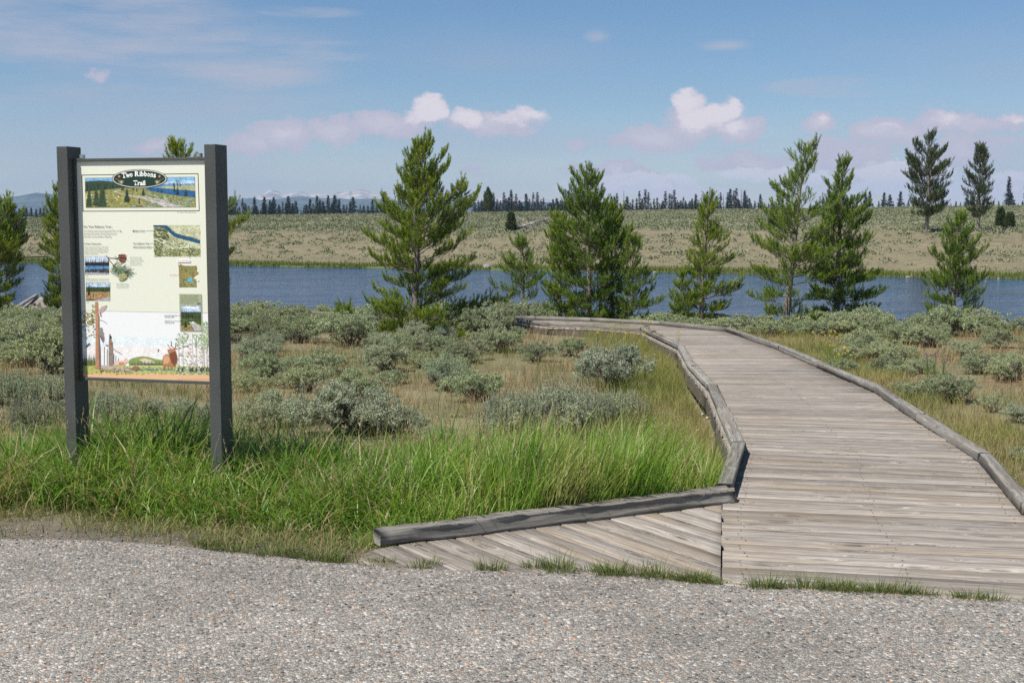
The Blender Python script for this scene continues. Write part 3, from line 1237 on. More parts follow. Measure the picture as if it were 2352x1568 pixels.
def build_sign():
    root = empty('trail_sign', tuple(SO), 'tall trail sign with dark grey metal posts and a pale illustrated panel', 'sign')
    root.rotation_euler = (0, 0, -ALPHA)
    m, T, b = new_mat('powder_coat')
    tc = T.node('ShaderNodeTexCoord')
    n = T.noise(tc.outputs['Object'], 420.0, 2, 0.6)
    n2 = T.noise(tc.outputs['Object'], 3.0, 3, 0.5)
    c = T.ramp(n, [(0.35, (0.028, 0.032, 0.030)), (0.56, (0.080, 0.085, 0.080)), (0.70, (0.30, 0.305, 0.29))])
    c = T.mix(T.smooth(n2, 0.35, 0.7, 0.0, 0.35), c, (0.030, 0.037, 0.034))
    T.link(c, b.inputs['Base Color'])
    b.inputs['Roughness'].default_value = 0.5
    b.inputs['Specular IOR Level'].default_value = 0.3
    bump(T, b, n, 0.55, 0.0012)
    M_POST = m
    M_ALU = mat_plain('bare_metal', (0.55, 0.56, 0.57), 0.35, 0.9, 0.5)
    gl, gr = float(ground_z(SO[0], SO[1])), float(ground_z(PR[0], PR[1]))
    for x0, g in ((-0.07, gl), (SW, gr)):
        link('post', box(x0, x0 + 0.07, 0, 0.14, g - 0.3, 1.985, 0.004), M_POST, root)
    zt, zb = z1(300, 265)[1], z3(133, 1262)[1]
    fb = 0.017
    # frame
    fr = join_boxes('frame', [(0.001, SW - .001, PANEL_Y - .014, PANEL_Y + .018, zt - fb, zt), (0.001, SW - .001, PANEL_Y - .014, PANEL_Y + .018, zb, zb + fb),
                              (0.001, fb, PANEL_Y - .0135, PANEL_Y + .0175, zb + fb, zt - fb), (SW - fb, SW - .001, PANEL_Y - .0135, PANEL_Y + .0175, zb + fb, zt - fb)], 0.002)
    link('frame', fr, M_POST, root)
    for x in (0.055, SW - 0.06):
        bm = bmesh.new()
        bmesh.ops.create_cone(bm, cap_ends=True, segments=20, radius1=0.017, radius2=0.017, depth=0.022, matrix=Matrix.Translation((x, PANEL_Y, zt + 0.011)))
        bmesh.ops.bevel(bm, geom=[e for e in bm.edges], offset=0.002, segments=2, affect='EDGES')
        me = bpy.data.meshes.new('bolt')
        bm.to_mesh(me)
        bm.free()
        link('bolt', me, M_ALU, root)
    # panel: board plus printed matter
    x0, x1 = fb - .002, SW - fb + .002
    pm, T, b = new_mat('panel_board')
    b.inputs['Base Color'].default_value = (*srgb('e1e2d0'), 1)
    b.inputs['Roughness'].default_value = 0.45
    panel = link('panel', box(x0, x1, PANEL_Y, PANEL_Y + .008, zb + fb - .002, zt - fb + .002), pm, root)
    px = lambda sx, sy: (sx, sy)

    def part(name, zf, lay=1):
        return Art(zf, lay)

    # lower white picture band
    split = z2(1000, 1478)[1]
    a = Art(lambda x, z: (x, z), 0.2)
    zz0, zz1 = zb + fb - .001, split
    a.rect(x0 + .001, zz0, x1 - .001, zz1, 'e9e9e9')
    a.rect(x0 + .001, zz0 + .0, x1 - .001, zz0 + (zz1 - zz0) * 0.105, 'e0b48a')
    g = Art(z3, 0.6)
    # soft blue band of painted sky
    g.poly([(135, 600), (2070, 640), (2075, 760), (140, 740)], 'e0e8e9')
    g.poly([(140, 740), (2075, 760), (2078, 900), (140, 900)], 'ebe6e4')
    g.poly([(850, 965), (900, 935), (980, 915), (1060, 905), (1150, 915), (1250, 945), (1370, 965), (1370, 1040), (850, 1040)], '8a9a5c')
    g.poly([(1000, 960), (1080, 935), (1180, 960), (1260, 1010), (1100, 1010)], 'd9c4ae')
    g.poly([(140, 1050), (2080, 1055), (2080, 1170), (140, 1160)], 'b9b86a')
    g.poly([(780, 1085), (1390, 1090), (1600, 1095), (1600, 1130), (900, 1130)], '6d8587')
    g.specks(150, 1060, 2078, 1185, 500, 14, ['8d9a4e', 'a8ad60', '6f8448', 'c9c486', '7f8a58'], 5)
    g.specks(1560, 1080, 2078, 1180, 200, 15, ['6f8a5c', '98ab84', 'c3ccb4', '5c7350'], 6)
    for k, x in enumerate(range(150, 340, 14)):
        g.conifer(x, 1050, 34, 110 + (k * 37 % 90), ['5d6b3c', '6f7a44', '4c5a38'], k)
    for k, x in enumerate(range(860, 1370, 15)):
        g.conifer(x, 1045, 22, 40 + (k * 29 % 40), ['5d6b3c', '6f7a44', '4c5a38'], k + 50)
    # dead snags
    for k, x in enumerate((475, 520, 545, 620, 650, 690)):
        g.line([(x, 1050), (x + 2, 760 + k * 35)], 8, '6b635c')
    g.poly([(540, 1050), (545, 700), (552, 590), (560, 560), (575, 600), (588, 640), (585, 690), (605, 680), (612, 800), (615, 1050)], '8c7f74')
    g.poly([(556, 560), (590, 610), (585, 640), (560, 640)], '3f3a3a')
    g.poly([(555, 690), (600, 700), (602, 760), (570, 740)], 'a0603c')
    g.line([(612, 790), (660, 830), (720, 860), (750, 880)], 7, '5f5850')
    # big trunk with branches
    g.poly([(340, 1090), (345, 600), (340, 300), (335, 80), (380, 75), (390, 300), (388, 700), (400, 1000), (410, 1110), (370, 1100)], 'b98464')
    g.poly([(388, 240), (402, 300), (405, 600), (420, 800), (425, 1050), (400, 1100), (388, 800)], '6e6a6a')
    g.poly([(395, 200), (440, 150), (520, 125), (510, 170), (450, 240), (400, 235)], 'b9a39b')
    g.poly([(400, 240), (425, 240), (440, 310), (420, 300)], '9c827c')
    for (ax, ay, bx, by) in ((340, 200, 180, 330), (340, 260, 150, 380), (342, 340, 140, 470), (342, 390, 200, 450), (345, 570, 170, 640), (400, 350, 520, 410), (342, 160, 290, 120)):
        g.line([(ax, ay), ((ax + bx) / 2, (ay + by) / 2 - 12), (bx, by)], 5, '7d6858')
    g.specks(120, 230, 340, 400, 90, 17, ['a39a4a', '8b8a3c', '6f5c34', 'c0b878'], 8)
    g.specks(120, 400, 340, 640, 60, 13, ['9aa45a', '8f9c6c', '7d7a40'], 9)
    g.specks(290, 90, 345, 200, 14, 11, ['a39a4a', '8b8a3c'], 10)
    # owl
    g.poly([(400, 480), (440, 465), (455, 520), (475, 600), (480, 650), (462, 705), (440, 660), (400, 600)], '8f8680')
    g.poly([(405, 590), (470, 620), (462, 705), (435, 665)], '8a6668')
    g.specks(400, 480, 470, 620, 26, 6, ['5d5652', 'c8c0b8'], 12, lambda x, y: x < 475)
    # flying birds
    g.poly([(190, 770), (205, 735), (250, 700), (262, 705), (240, 725), (282, 728), (240, 740), (215, 770)], '565a70')
    g.poly([(1285, 840), (1290, 815), (1308, 785), (1312, 810), (1302, 835)], '8d7468')
    g.poly([(488, 725), (515, 735), (540, 730), (530, 755), (505, 748)], '3f7c96')
    # wolf-like animal standing on the log
    g.poly([(605, 1065), (630, 1000), (660, 975), (730, 972), (775, 965), (788, 940), (790, 915), (803, 935), (815, 925), (828, 950), (855, 985), (840, 1005), (815, 1000),
            (800, 1030), (775, 1050), (770, 1085), (755, 1085), (750, 1045), (700, 1040), (660, 1045), (640, 1070), (625, 1066), (640, 1030), (625, 1050)], 'd9bba6')
    g.poly([(700, 1000), (790, 1000), (770, 1045), (700, 1035)], 'c4835c')
    # log and beaver
    g.poly([(430, 1040), (560, 1050), (880, 1110), (880, 1135), (560, 1120), (430, 1095)], 'bba898')
    g.specks(410, 1090, 880, 1145, 60, 12, ['8d6f5e', '6f5a4c', 'c9b6a6'], 14)
    g.poly([(890, 1090), (940, 1048), (990, 1055), (1030, 1095), (980, 1102), (950, 1135), (930, 1105)], '9c6a50')
    # elk
    g.poly([(1370, 1120), (1368, 1050), (1362, 960), (1375, 900), (1410, 875), (1460, 870), (1470, 850), (1440, 855), (1450, 835), (1432, 815), (1450, 798), (1500, 795), (1545, 790),
            (1570, 830), (1580, 880), (1592, 940), (1585, 1000), (1560, 1045), (1540, 1070), (1520, 1050), (1505, 1105), (1490, 1105), (1490, 1058), (1455, 1055), (1450, 1100), (1438, 1100),
            (1440, 1045), (1405, 1050), (1390, 1110)], 'b07a58')
    g.poly([(1470, 860), (1560, 830), (1590, 920), (1580, 1000), (1540, 1055), (1500, 1000), (1475, 930)], '7c4c36')
    g.poly([(1380, 900), (1450, 890), (1480, 960), (1450, 1020), (1380, 1020)], 'cda07c')
    for ln in ([(1500, 795), (1470, 775), (1440, 720)], [(1540, 790), (1500, 745), (1495, 670)], [(1545, 790), (1562, 750), (1562, 700)], [(1550, 795), (1640, 780), (1720, 750), (1795, 740)],
               [(1530, 780), (1485, 735)], [(1720, 750), (1760, 765)]):
        g.line(ln, 9, '8a5f4a')
    # aspens
    for (ax, wd, top) in ((1790, 60, 545), (1940, 40, 545), (1660, 26, 560), (1870, 22, 560), (2030, 20, 600), (1605, 14, 600), (2065, 18, 560), (1985, 14, 560)):
        g.poly([(ax - wd * .5, top), (ax + wd * .4, top), (ax + wd * .7, 1100), (ax - wd * .2, 1130)], 'e4dcd6')
        rr = random.Random(ax)
        for q in range(9):
            yy = rr.uniform(top + 30, 1080)
            g.rect(ax - wd * .3, yy, ax + wd * .3, yy + 9, '6f6660')
        g.poly([(ax - wd * .2, 1050), (ax + wd * .1, 1090), (ax + wd * .6, 1060), (ax + wd * .75, 1130), (ax - wd * .2, 1135)], '4f4a4a')
    g.specks(1570, 545, 2072, 760, 150, 15, ['b6c48c', '9db07a', 'c9d4a8', '8aa870'], 15, lambda x, y: not (1755 < x < 1825))
    g.specks(1960, 380, 2070, 800, 90, 15, ['b6c48c', '9db07a', '7fa07c'], 16)
    g.specks(1590, 830, 2072, 1040, 60, 14, ['c4b48c', 'a9b08a', 'd0c0a8'], 17)
    g.text('Mountain ash, aspen and lodgepole pine by the water', 1595, 1255, 2075, 10, '7a6450')
    pic = a.obj('picture_band', panel)
    g.obj('wildlife_picture', panel)
    l = Art(z2, 0.4)
    l.line([(122, 1465), (1700, 1497)], 5, '5c6b5c')
    l.line([(2075, 1503), (2172, 1503)], 5, '5c6b5c')
    l.obj('divider_line', panel)

    # banner photograph
    p = Art(z1, 0.3)
    for (q0, q1, q2, q3, w) in ((372, 476, 1870, 458, 8),):
        p.line([(372, 476), (1868, 458)], 9, '26332c')
        p.line([(1868, 454), (1884, 934)], 9, '26332c')
        p.line([(1888, 934), (390, 940)], 9, '26332c')
        p.line([(390, 944), (374, 472)], 9, '26332c')
    p.poly([(412, 512), (1828, 498), (1840, 890), (425, 896)], '3a3f38')
    p.poly([(416, 516), (1824, 502), (1828, 610), (418, 610)], '7fb0d6')
    p.poly([(1300, 560), (1826, 545), (1828, 610), (1300, 610)], 'b7cfe0')
    p.poly([(1380, 600), (1500, 585), (1640, 590), (1826, 582), (1828, 640), (1230, 645), (1290, 610)], '6f94b8')
    p.poly([(1410, 625), (1640, 612), (1828, 603), (1832, 680), (1480, 655), (1380, 640)], 'a6a97c')
    p.poly([(417, 560), (600, 545), (770, 560), (860, 620), (900, 650), (900, 700), (420, 720)], '3c4d3c')
    for k, x in enumerate(range(425, 900, 13)):
        p.conifer(x, 690, 34, 120 + (k * 31 % 60) - k * 1.2, ['34463a', '2c3c34', '42543f'], k)
    p.poly([(418, 690), (780, 655), (900, 640), (1230, 640), (1500, 700), (1836, 770), (1838, 888), (426, 893)], '8b8a52')
    p.poly([(1230, 640), (1480, 650), (1832, 680), (1834, 765), (1560, 735), (1300, 690), (1190, 660)], '2f5f8e')
    p.specks(430, 690, 1830, 885, 620, 13, ['9a8a4c', 'a3a266', '6f7c48', '8b9a76', '7d7c40', 'b09a58'], 21, lambda x, y: y > 700 + max(0, (x - 1200)) * .16)
    p.specks(1190, 690, 1830, 880, 260, 14, ['8fa690', 'a3b8a0', '748c78', '5d7060'], 22, lambda x, y: y > 690 + (x - 1190) * .16)
    p.specks(430, 730, 860, 800, 40, 8, ['e6dfa0', 'f0ead0'], 23)
    p.poly([(780, 690), (800, 680), (900, 663), (880, 672), (835, 690), (880, 712), (980, 730), (1180, 752), (1400, 790), (1690, 885), (1430, 886), (1330, 840), (1180, 785), (1000, 748), (850, 712)], 'b9b4ae')
    for k in range(14):
        x = 1000 + k * 45
        p.line([(x, 740 + k * 9), (x + 70 + k * 8, 746 + k * 9)], 3, '8f8a84')
    for (x, y, w, h) in ((640, 885, 170, 330), (560, 870, 120, 280), (470, 885, 100, 300), (955, 825, 110, 180), (1165, 740, 70, 95), (1040, 670, 40, 50), (1080, 685, 36, 45), (1355, 688, 30, 40),
                         (1400, 695, 26, 35), (1563, 690, 34, 120), (1607, 728, 50, 110), (1712, 745, 60, 100), (1555, 620, 26, 55), (1640, 615, 12, 40), (900, 670, 50, 60)):
        p.conifer(x, y, w, h, ['2f4232', '384c36', '283a30'], int(x))
    p.line([(1605, 610), (1600, 555)], 4, '3c4a44')
    p.specks(1585, 550, 1625, 590, 12, 7, ['3c4a44'], 3)
    p.line([(1118, 850), (1112, 800), (1120, 770)], 16, '4a4440')
    p.line([(1030, 880), (1090, 850), (1200, 880), (1300, 885)], 12, 'b5aea8')
    p.line([(1040, 850), (1150, 870)], 8, '5f5a55')
    p.obj('banner_photo', panel)
    q = Art(z1, 6)
    q.ell(1117, 523, 356, 122, '2b3a33', 64)
    q.ell(1117, 523, 346, 114, 'e8eadf', 64)
    q.ell(1117, 523, 337, 107, '22392f', 64)
    # lettering on a shallow arc
    for ch, xx, yy, w in (('T', 890, 512, 62), ('w', 945, 505, 52), ('o', 996, 497, 34), ('R', 1055, 490, 58), ('i', 1117, 490, 17), ('b', 1137, 489, 36), ('b', 1177, 490, 36),
                          ('o', 1217, 493, 34), ('n', 1257, 498, 36), ('s', 1298, 505, 30)):
        q.text(ch, xx, yy, xx + w, 64, 'f4f6ee', 0.03, y1=yy + (1 if xx > 1180 else -2 if xx < 1000 else 0))
    q.text('Trail', 1042, 606, 1192, 60, 'f4f6ee', 0.03)
    # serifs
    for (sx, sy, sw) in ((921, 511, 34), (1069, 489, 30), (1125, 489, 26), (1146, 489, 0), (1265, 497, 24), (1289, 500, 20), (1069, 605, 34), (1098, 605, 26), (1166, 605, 26), (1184, 605, 26), (1102, 489, 26)):
        if sw:
            q.line([(sx - sw / 2, sy - 2), (sx + sw / 2, sy - 2)], 6, 'eceee6')
    for sgn, cx in ((1, 790), (-1, 1440)):
        q.line([(cx, 515), (cx + sgn * 45, 535), (cx + sgn * 95, 560)], 6, '9a7a66')
        q.ell(cx + sgn * 66, 494, 17, 15, 'b0705c', 14)
        q.ell(cx + sgn * 66, 490, 8, 7, 'dca090', 10)
        for k in range(13):
            an = math.pi * (0.02 + 0.078 * k)
            q.line([(cx + sgn * 90, 552), (cx + sgn * (90 + 40 * math.cos(an)), 546 + 44 * math.sin(an))], 4, '8a9470')
        q.ell(cx + sgn * 96, 566, 16, 24, 'b3a878', 14)
    q.obj('title_plaque', panel)

    # river map
    mp = Art(z2, 0.4)
    mp.poly([(1287, 92), (2038, 92), (2050, 598), (1302, 598)], 'b9bc98')
    mp.specks(1300, 110, 1560, 330, 190, 22, ['5d663c', '6f7648', '4c5632', '8b8f64'], 31, lambda x, y: x < 1480 + (y - 90) * .3 and x > 1305)
    mp.specks(1310, 330, 1450, 590, 120, 22, ['5d663c', '6f7648', '8b8f64', 'a3a67c'], 32)
    mp.specks(1460, 470, 2040, 590, 330, 18, ['6f7648', '7d8250', '8b9060', '5d663c', 'a3a67c'], 33)
    mp.specks(1900, 170, 2032, 280, 60, 16, ['5d663c', '6f7648'], 34)
    mp.specks(1500, 260, 1880, 440, 160, 12, ['8b8f64', '6f7648', 'a3a67c'], 35, lambda x, y: y > 250 + (x - 1500) * .4)
    mp.poly([(1510, 110), (2035, 110), (2038, 300), (1820, 265), (1650, 210), (1570, 150)], 'c3c4a2')
    mp.poly([(1288, 92), (1498, 92), (1540, 120), (1580, 165), (1640, 215), (1760, 255), (1900, 285), (2042, 335), (2043, 392), (1900, 355), (1760, 320), (1640, 285), (1560, 225), (1500, 165),
             (1440, 125), (1290, 118)], '2c5470')
    mp.line([(1298, 325), (1345, 325), (1400, 355), (1480, 395), (1540, 440), (1610, 462), (1700, 462), (1800, 445), (1920, 428), (2045, 440)], 11, 'dcdccb')
    mp.line([(1350, 325), (1380, 305), (1430, 320), (1485, 360)], 9, 'dcdccb')
    mp.line([(1810, 440), (1840, 410), (1900, 395), (1960, 400), (1975, 430)], 9, 'dcdccb')
    mp.line([(1172, 185), (1525, 185)], 4, '1e2620')
    mp.line([(1235, 388), (1560, 388)], 4, '1e2620')
    mp.line([(1260, 447), (1570, 447)], 4, '1e2620')
    mp.line([(1872, 395), (1878, 635)], 5, '1e2620')
    mp.obj('river_map', panel)

    pk = Art(z2, 0.4)
    park = [(1690, 712), (1710, 735), (1725, 715), (1745, 722), (1760, 745), (1775, 735), (1790, 745), (1960, 745), (1975, 735), (1980, 770), (1995, 790), (1990, 830), (2025, 865), (2000, 890),
            (1960, 910), (1940, 945), (1955, 960), (1980, 955), (1975, 985), (1990, 1000), (1985, 1020), (1990, 1092), (1707, 1092), (1700, 800)]
    pk.poly(park, '8d8350')
    ins = lambda x, y: x < 1940 or (y < 900)
    pk.specks(1712, 755, 1985, 1080, 230, 15, ['7c8a55', '9a7c48', 'a8844c', '6f8a5a', '8a6a3e', '75905f'], 41, ins)
    pk.poly([(1875, 935), (1905, 928), (1912, 960), (1910, 985), (1928, 1005), (1932, 1032), (1912, 1030), (1900, 1005), (1880, 985), (1845, 990), (1842, 965), (1870, 965)], '45b4d8')
    pk.poly([(1785, 1000), (1812, 985), (1812, 1002), (1792, 1015)], '45b4d8')
    pk.poly([(1815, 1020), (1830, 1018), (1828, 1035), (1816, 1035)], '45b4d8')
    pk.line([(1690, 888), (1712, 888)], 5, '2a2a2a')
    pk.text('N', 2003, 1007, 2024, 20, '3a3a3a', 0.01)
    pk.line([(2026, 978), (2024, 990)], 4, '3a3a3a')
    pk.obj('park_map', panel)

    def photo(name, x0, y0, x1, y1, bands):
        ph = Art(z2, 0.5)
        ph.rect(x0, y0, x1, y1, '5a605c')
        for fn in bands:
            fn(ph)
        ph.obj(name, panel)
    photo('lake_photo', 190, 594, 578, 886, [
        lambda h: h.rect(195, 598, 574, 700, 'c3cfdd'), lambda h: h.rect(195, 690, 574, 752, '25292c'),
        lambda h: [h.conifer(x, 745, 22 + (x % 3) * 6, 60 + (x * 7 % 70), ['1f2426', '2a3034'], x) for x in range(205, 570, 14)],
        lambda h: h.rect(195, 745, 578, 808, '4f7cab'), lambda h: h.specks(200, 748, 570, 805, 60, 9, ['34506e', '8fb0d0'], 51),
        lambda h: h.poly([(196, 808), (578, 790), (578, 858), (196, 862)], '3c3f42'), lambda h: h.specks(200, 805, 570, 855, 60, 10, ['23262a', '55585c', '8a8c90'], 52),
        lambda h: h.poly([(196, 850), (578, 862), (580, 884), (197, 884)], 'a7a8a8')])
    photo('meadow_photo', 206, 1016, 598, 1308, [
        lambda h: h.rect(210, 1020, 594, 1092, '9dbbd8'), lambda h: h.specks(215, 1025, 590, 1085, 30, 22, ['d8e2ec', 'c5d4e4'], 53),
        lambda h: h.rect(210, 1086, 595, 1170, '3c4a30'), lambda h: [h.conifer(x, 1170, 26, 55 + (x * 7 % 30), ['2c3a26', '445430'], x) for x in range(220, 590, 17)],
        lambda h: h.rect(211, 1165, 597, 1270, 'a8875c'), lambda h: h.specks(215, 1168, 592, 1290, 170, 13, ['a4623f', '8a9468', 'b08a5c', '7a4a34', 'b7a070'], 54),
        lambda h: h.conifer(255, 1220, 60, 190, ['24321f'], 3), lambda h: h.poly([(330, 1304), (596, 1245), (597, 1305)], 'aaaaae')])
    bx = Art(z2, 7)
    bx.poly([(1708, 1195), (2068, 1197), (2082, 1800), (1722, 1795)], 'a4ab8c')
    bx.obj('caption_box', panel)
    fp = Art(z3, 8)
    fp.poly([(1643, 138), (1950, 138), (1957, 520), (1650, 515)], '4a5238')
    fp.poly([(1646, 142), (1946, 142), (1948, 230), (1648, 230)], 'b9cde4')
    fp.specks(1700, 145, 1930, 190, 20, 18, ['eef2f8'], 61)
    for k, x in enumerate(range(1660, 1945, 14)):
        fp.conifer(x, 400, 34, 250 - (k * 37 % 80) - k * 3, ['22301f', '2e3c28', '38482c'], k)
    fp.rect(1652, 330, 1952, 430, '44562c')
    fp.specks(1655, 330, 1950, 430, 90, 12, ['5d6e34', '34441f', '6f7a3c'], 62)
    fp.poly([(1770, 380), (1800, 378), (1955, 440), (1956, 516), (1850, 516)], 'b2aea8')
    fp.poly([(1652, 440), (1790, 430), (1840, 516), (1654, 514)], 'a08a5c')
    fp.specks(1655, 445, 1800, 512, 50, 11, ['7d6a3c', 'b79a64', '5f6a38'], 63)
    fp.conifer(1720, 470, 70, 110, ['26341c'], 5)
    fp.rect(1818, 378, 1850, 400, 'e8ecf0')
    fp.rect(1848, 394, 1876, 412, 'c8ccd0')
    fp.obj('forest_photo', panel)
    # cone branch drawing
    br = Art(z2, 4)
    br.line([(530, 580), (560, 620), (620, 700), (680, 770), (760, 820), (860, 860)], 12, '5c4a44')
    br.line([(565, 620), (640, 622), (730, 635)], 9, '3c3434')
    rr = random.Random(5)
    for k in range(16):
        an = rr.uniform(-2.6, 0.3)
        br.line([(640 + k * 14, 625), (640 + k * 14 + 70 * math.cos(an), 625 - 60 * math.sin(an) * (1 if k % 2 else -1))], 3, '6f6a60')
    br.ell(792, 618, 66, 62, '6a4034', 20)
    br.ell(800, 665, 42, 30, '7a4836', 16)
    br.specks(735, 560, 852, 685, 60, 12, ['8f5f4c', '4a2a22', 'a87860', '2f1c18'], 71)
    for k in range(95):
        t = rr.random()
        bx0, by0 = 640 + 230 * t, 740 + 125 * t
        an = rr.uniform(-1.2, 1.9)
        L = rr.uniform(80, 165)
        br.line([(bx0, by0), (bx0 + L * math.cos(an), by0 + L * math.sin(an) * .9)], 5, rr.choice(['4f6248', '6f8a66', '3c4a3a', '8ca080']))
    for k in range(26):
        an = rr.uniform(1.2, 2.6)
        br.line([(640 + k * 5, 745 + k * 3), (640 + k * 5 + 120 * math.cos(an), 745 + k * 3 + 110 * math.sin(an))], 4, rr.choice(['4f6248', '6f8a66']))
    br.poly([(740, 975), (735, 930), (770, 880), (830, 860), (875, 880), (865, 930), (820, 975), (780, 985)], '9a9a6c')
    br.specks(745, 870, 868, 975, 50, 10, ['c9c08c', '6f7450', 'b5a870'], 72)
    br.obj('cone_drawing', panel)
    # wording
    t = Art(z2, 10)
    D, G_ = '2f3a34', '6b7069'
    t.text('On Two Ribbons Trail...', 170, 130, 640, 31, D, 0.006)
    for k, s in enumerate(('You will see trees that escaped the Fires of ’88,', 'the charred remains of some that burned,', 'and their young, healthy offspring.')):
        t.text(s, 175, 195 + 44 * k, (785, 703, 620)[k], 24, G_)
    t.text('A New Generation', 182, 400, 455, 24, D, 0.006)
    for k, s in enumerate(('Driven by high wind, the Fires of ’88 surged', 'through drought-stricken vegetation, leaving', 'behind a blackened, but fertilized, lodgepole', 'landscape. Heat opened the lodgepole cones', 'to release bountiful seeds.')):
        t.text(s, 184, 445 + 29 * k, (565, 565, 565, 562, 405)[k], 15, G_)
    t.text('1988', 203, 912, 240, 13, G_)
    t.text('2008', 217, 1330, 256, 13, G_)
    t.text('Seedlings quickly grew in the ash-enriched', 203, 960, 573, 15, G_)
    t.text('soil, carpeting the ground with healthy trees.', 203, 988, 580, 15, G_)
    for k, s in enumerate(('Fire melted the sticky', 'resin in this serotinous', 'lodgepole cone, allowing', 'the cone to open and', 'spread abundant seeds.')):
        t.text(s, 914, 613 + 29 * k, (1103, 1117, 1135, 1097, 1113)[k], 15, G_)
    for k, s in enumerate(('Many lodgepole cones', 'are serotinous—tightly', 'sealed by sticky resin.')):
        t.text(s, 698, 1037 + 29 * k, (893, 900, 888)[k], 15, G_)
    t.text('Madison River', 958, 195, 1163, 24, D, 0.012)
    t.text('Two Ribbons Trail', 965, 398, 1225, 24, D, 0.012)
    t.text('West Entrance Road', 965, 455, 1257, 24, D, 0.012)
    t.rect(1677, 645, 1890, 688, 'eeeeea')
    t.text('You Are Here', 1688, 676, 1882, 24, 'c8386a', 0.01)
    t.text('You Are Here', 1548, 896, 1680, 15, 'c8386a', 0.006)
    for k, s in enumerate(('Two Ribbons Trail is a 3/4-mile', 'loop (1.2 km). This wheelchair-', 'accessible boardwalk has gentle', 'grades and benches for relaxing', 'and enjoying the scenery.')):
        t.text(s, 1730, 1233 + 29 * k, (2018, 2008, 2020, 2020, 1958)[k], 15, '4a5044')
    t.rect(1995, 1340, 2020, 1364, '1e2220')
    t.rect(2027, 1340, 2052, 1364, '1e2220')
    t.line([(2004, 1344), (2004, 1354), (2013, 1360)], 4, 'e6e8e0')
    t.line([(2034, 1344), (2040, 1352), (2046, 1361)], 4, 'e6e8e0')
    t.obj('wording', panel)
    t3 = Art(z3, 10)
    t3.text('Trees left unburned by', 1393, 290, 1592, 17, D, 0.012)
    t3.text('The Fires of ’88', 1393, 315, 1535, 17, D, 0.012)
    t3.text('Trees born in', 1395, 373, 1510, 17, D, 0.012)
    t3.text('The Fires of ’88', 1395, 400, 1538, 17, D, 0.012)
    t3.line([(1600, 283), (1645, 285)], 4, D)
    t3.line([(1520, 368), (1645, 368)], 4, D)
    t3.obj('photo_caption', panel)
    t1 = Art(z1, 1.6)
    t1.text('Two Ribbons Trail, 2008 (above)', 1598, 960, 1840, 12, G_)
    t1.obj('banner_caption', panel)


build_sign()


# ------------------------------------------------------------------ growing things: generators
def rnd_unit(r, n):
    v = r.normal(size=(n, 3))
    return v / np.linalg.norm(v, axis=1)[:, None]


def norm(v):
    return v / np.maximum(1e-9, np.linalg.norm(v, axis=1))[:, None]


def leaf_tris(P, D, L, W, r, curl=0.0):
    """one pointed leaf (triangle) each: base P, direction D, length L, width W"""
    n = len(P)
    side = norm(np.cross(D, rnd_unit(r, n)))
    hw = (side * (np.asarray(W) * 0.5).reshape(-1, 1))
    tip = P + D * np.asarray(L).reshape(-1, 1)
    V = np.stack([P - hw, P + hw, tip], 1).reshape(-1, 3)
    T = np.arange(3 * n).reshape(-1, 3)
    return V, T


def leaf_kites(P, D, L, W, r, face=None):
    """broader leaf: kite of two triangles"""
    n = len(P)
    ref = rnd_unit(r, n) if face is None else norm(face + rnd_unit(r, n) * 0.75)
    side = norm(np.cross(D, ref))
    hw = (side * (np.asarray(W) * 0.5).reshape(-1, 1))
    L = np.asarray(L).reshape(-1, 1)
    mid = P + D * L * 0.55
    V = np.stack([P, mid + hw, P + D * L, mid - hw], 1).reshape(-1, 3)
    i = np.arange(n) * 4
    T = np.stack([i, i + 1, i + 2, i + 3], 1)
    return V, T


def tubes(paths, sides=5):
    """paths: list of (k,3) points with radii (k,) -> mesh arrays"""
    Vs, Ts, n = [], [], 0
    for P, rad in paths:
        k = len(P)
        d = np.gradient(P, axis=0)
        d = norm(d)
        ref = np.array([0.31, 0.17, 0.93]) if abs(d[0][2]) < 0.9 else np.array([1.0, 0.1, 0])
        a = norm(np.cross(d, ref[None, :]))
        b = np.cross(d, a)
        ang = np.arange(sides) * 2 * math.pi / sides
        ring = (P[:, None, :] + (a[:, None, :] * np.cos(ang)[None, :, None] + b[:, None, :] * np.sin(ang)[None, :, None]) * np.asarray(rad)[:, None, None])
        Vs.append(ring.reshape(-1, 3))
        i = (np.arange(k - 1)[:, None] * sides + np.arange(sides)[None, :])
        j = (np.arange(k - 1)[:, None] * sides + (np.arange(sides)[None, :] + 1) % sides)
        Ts.append(np.stack([i, j, j + sides, i + sides], 2).reshape(-1, 4) + n)
        n += k * sides
    return np.concatenate(Vs), np.concatenate(Ts)


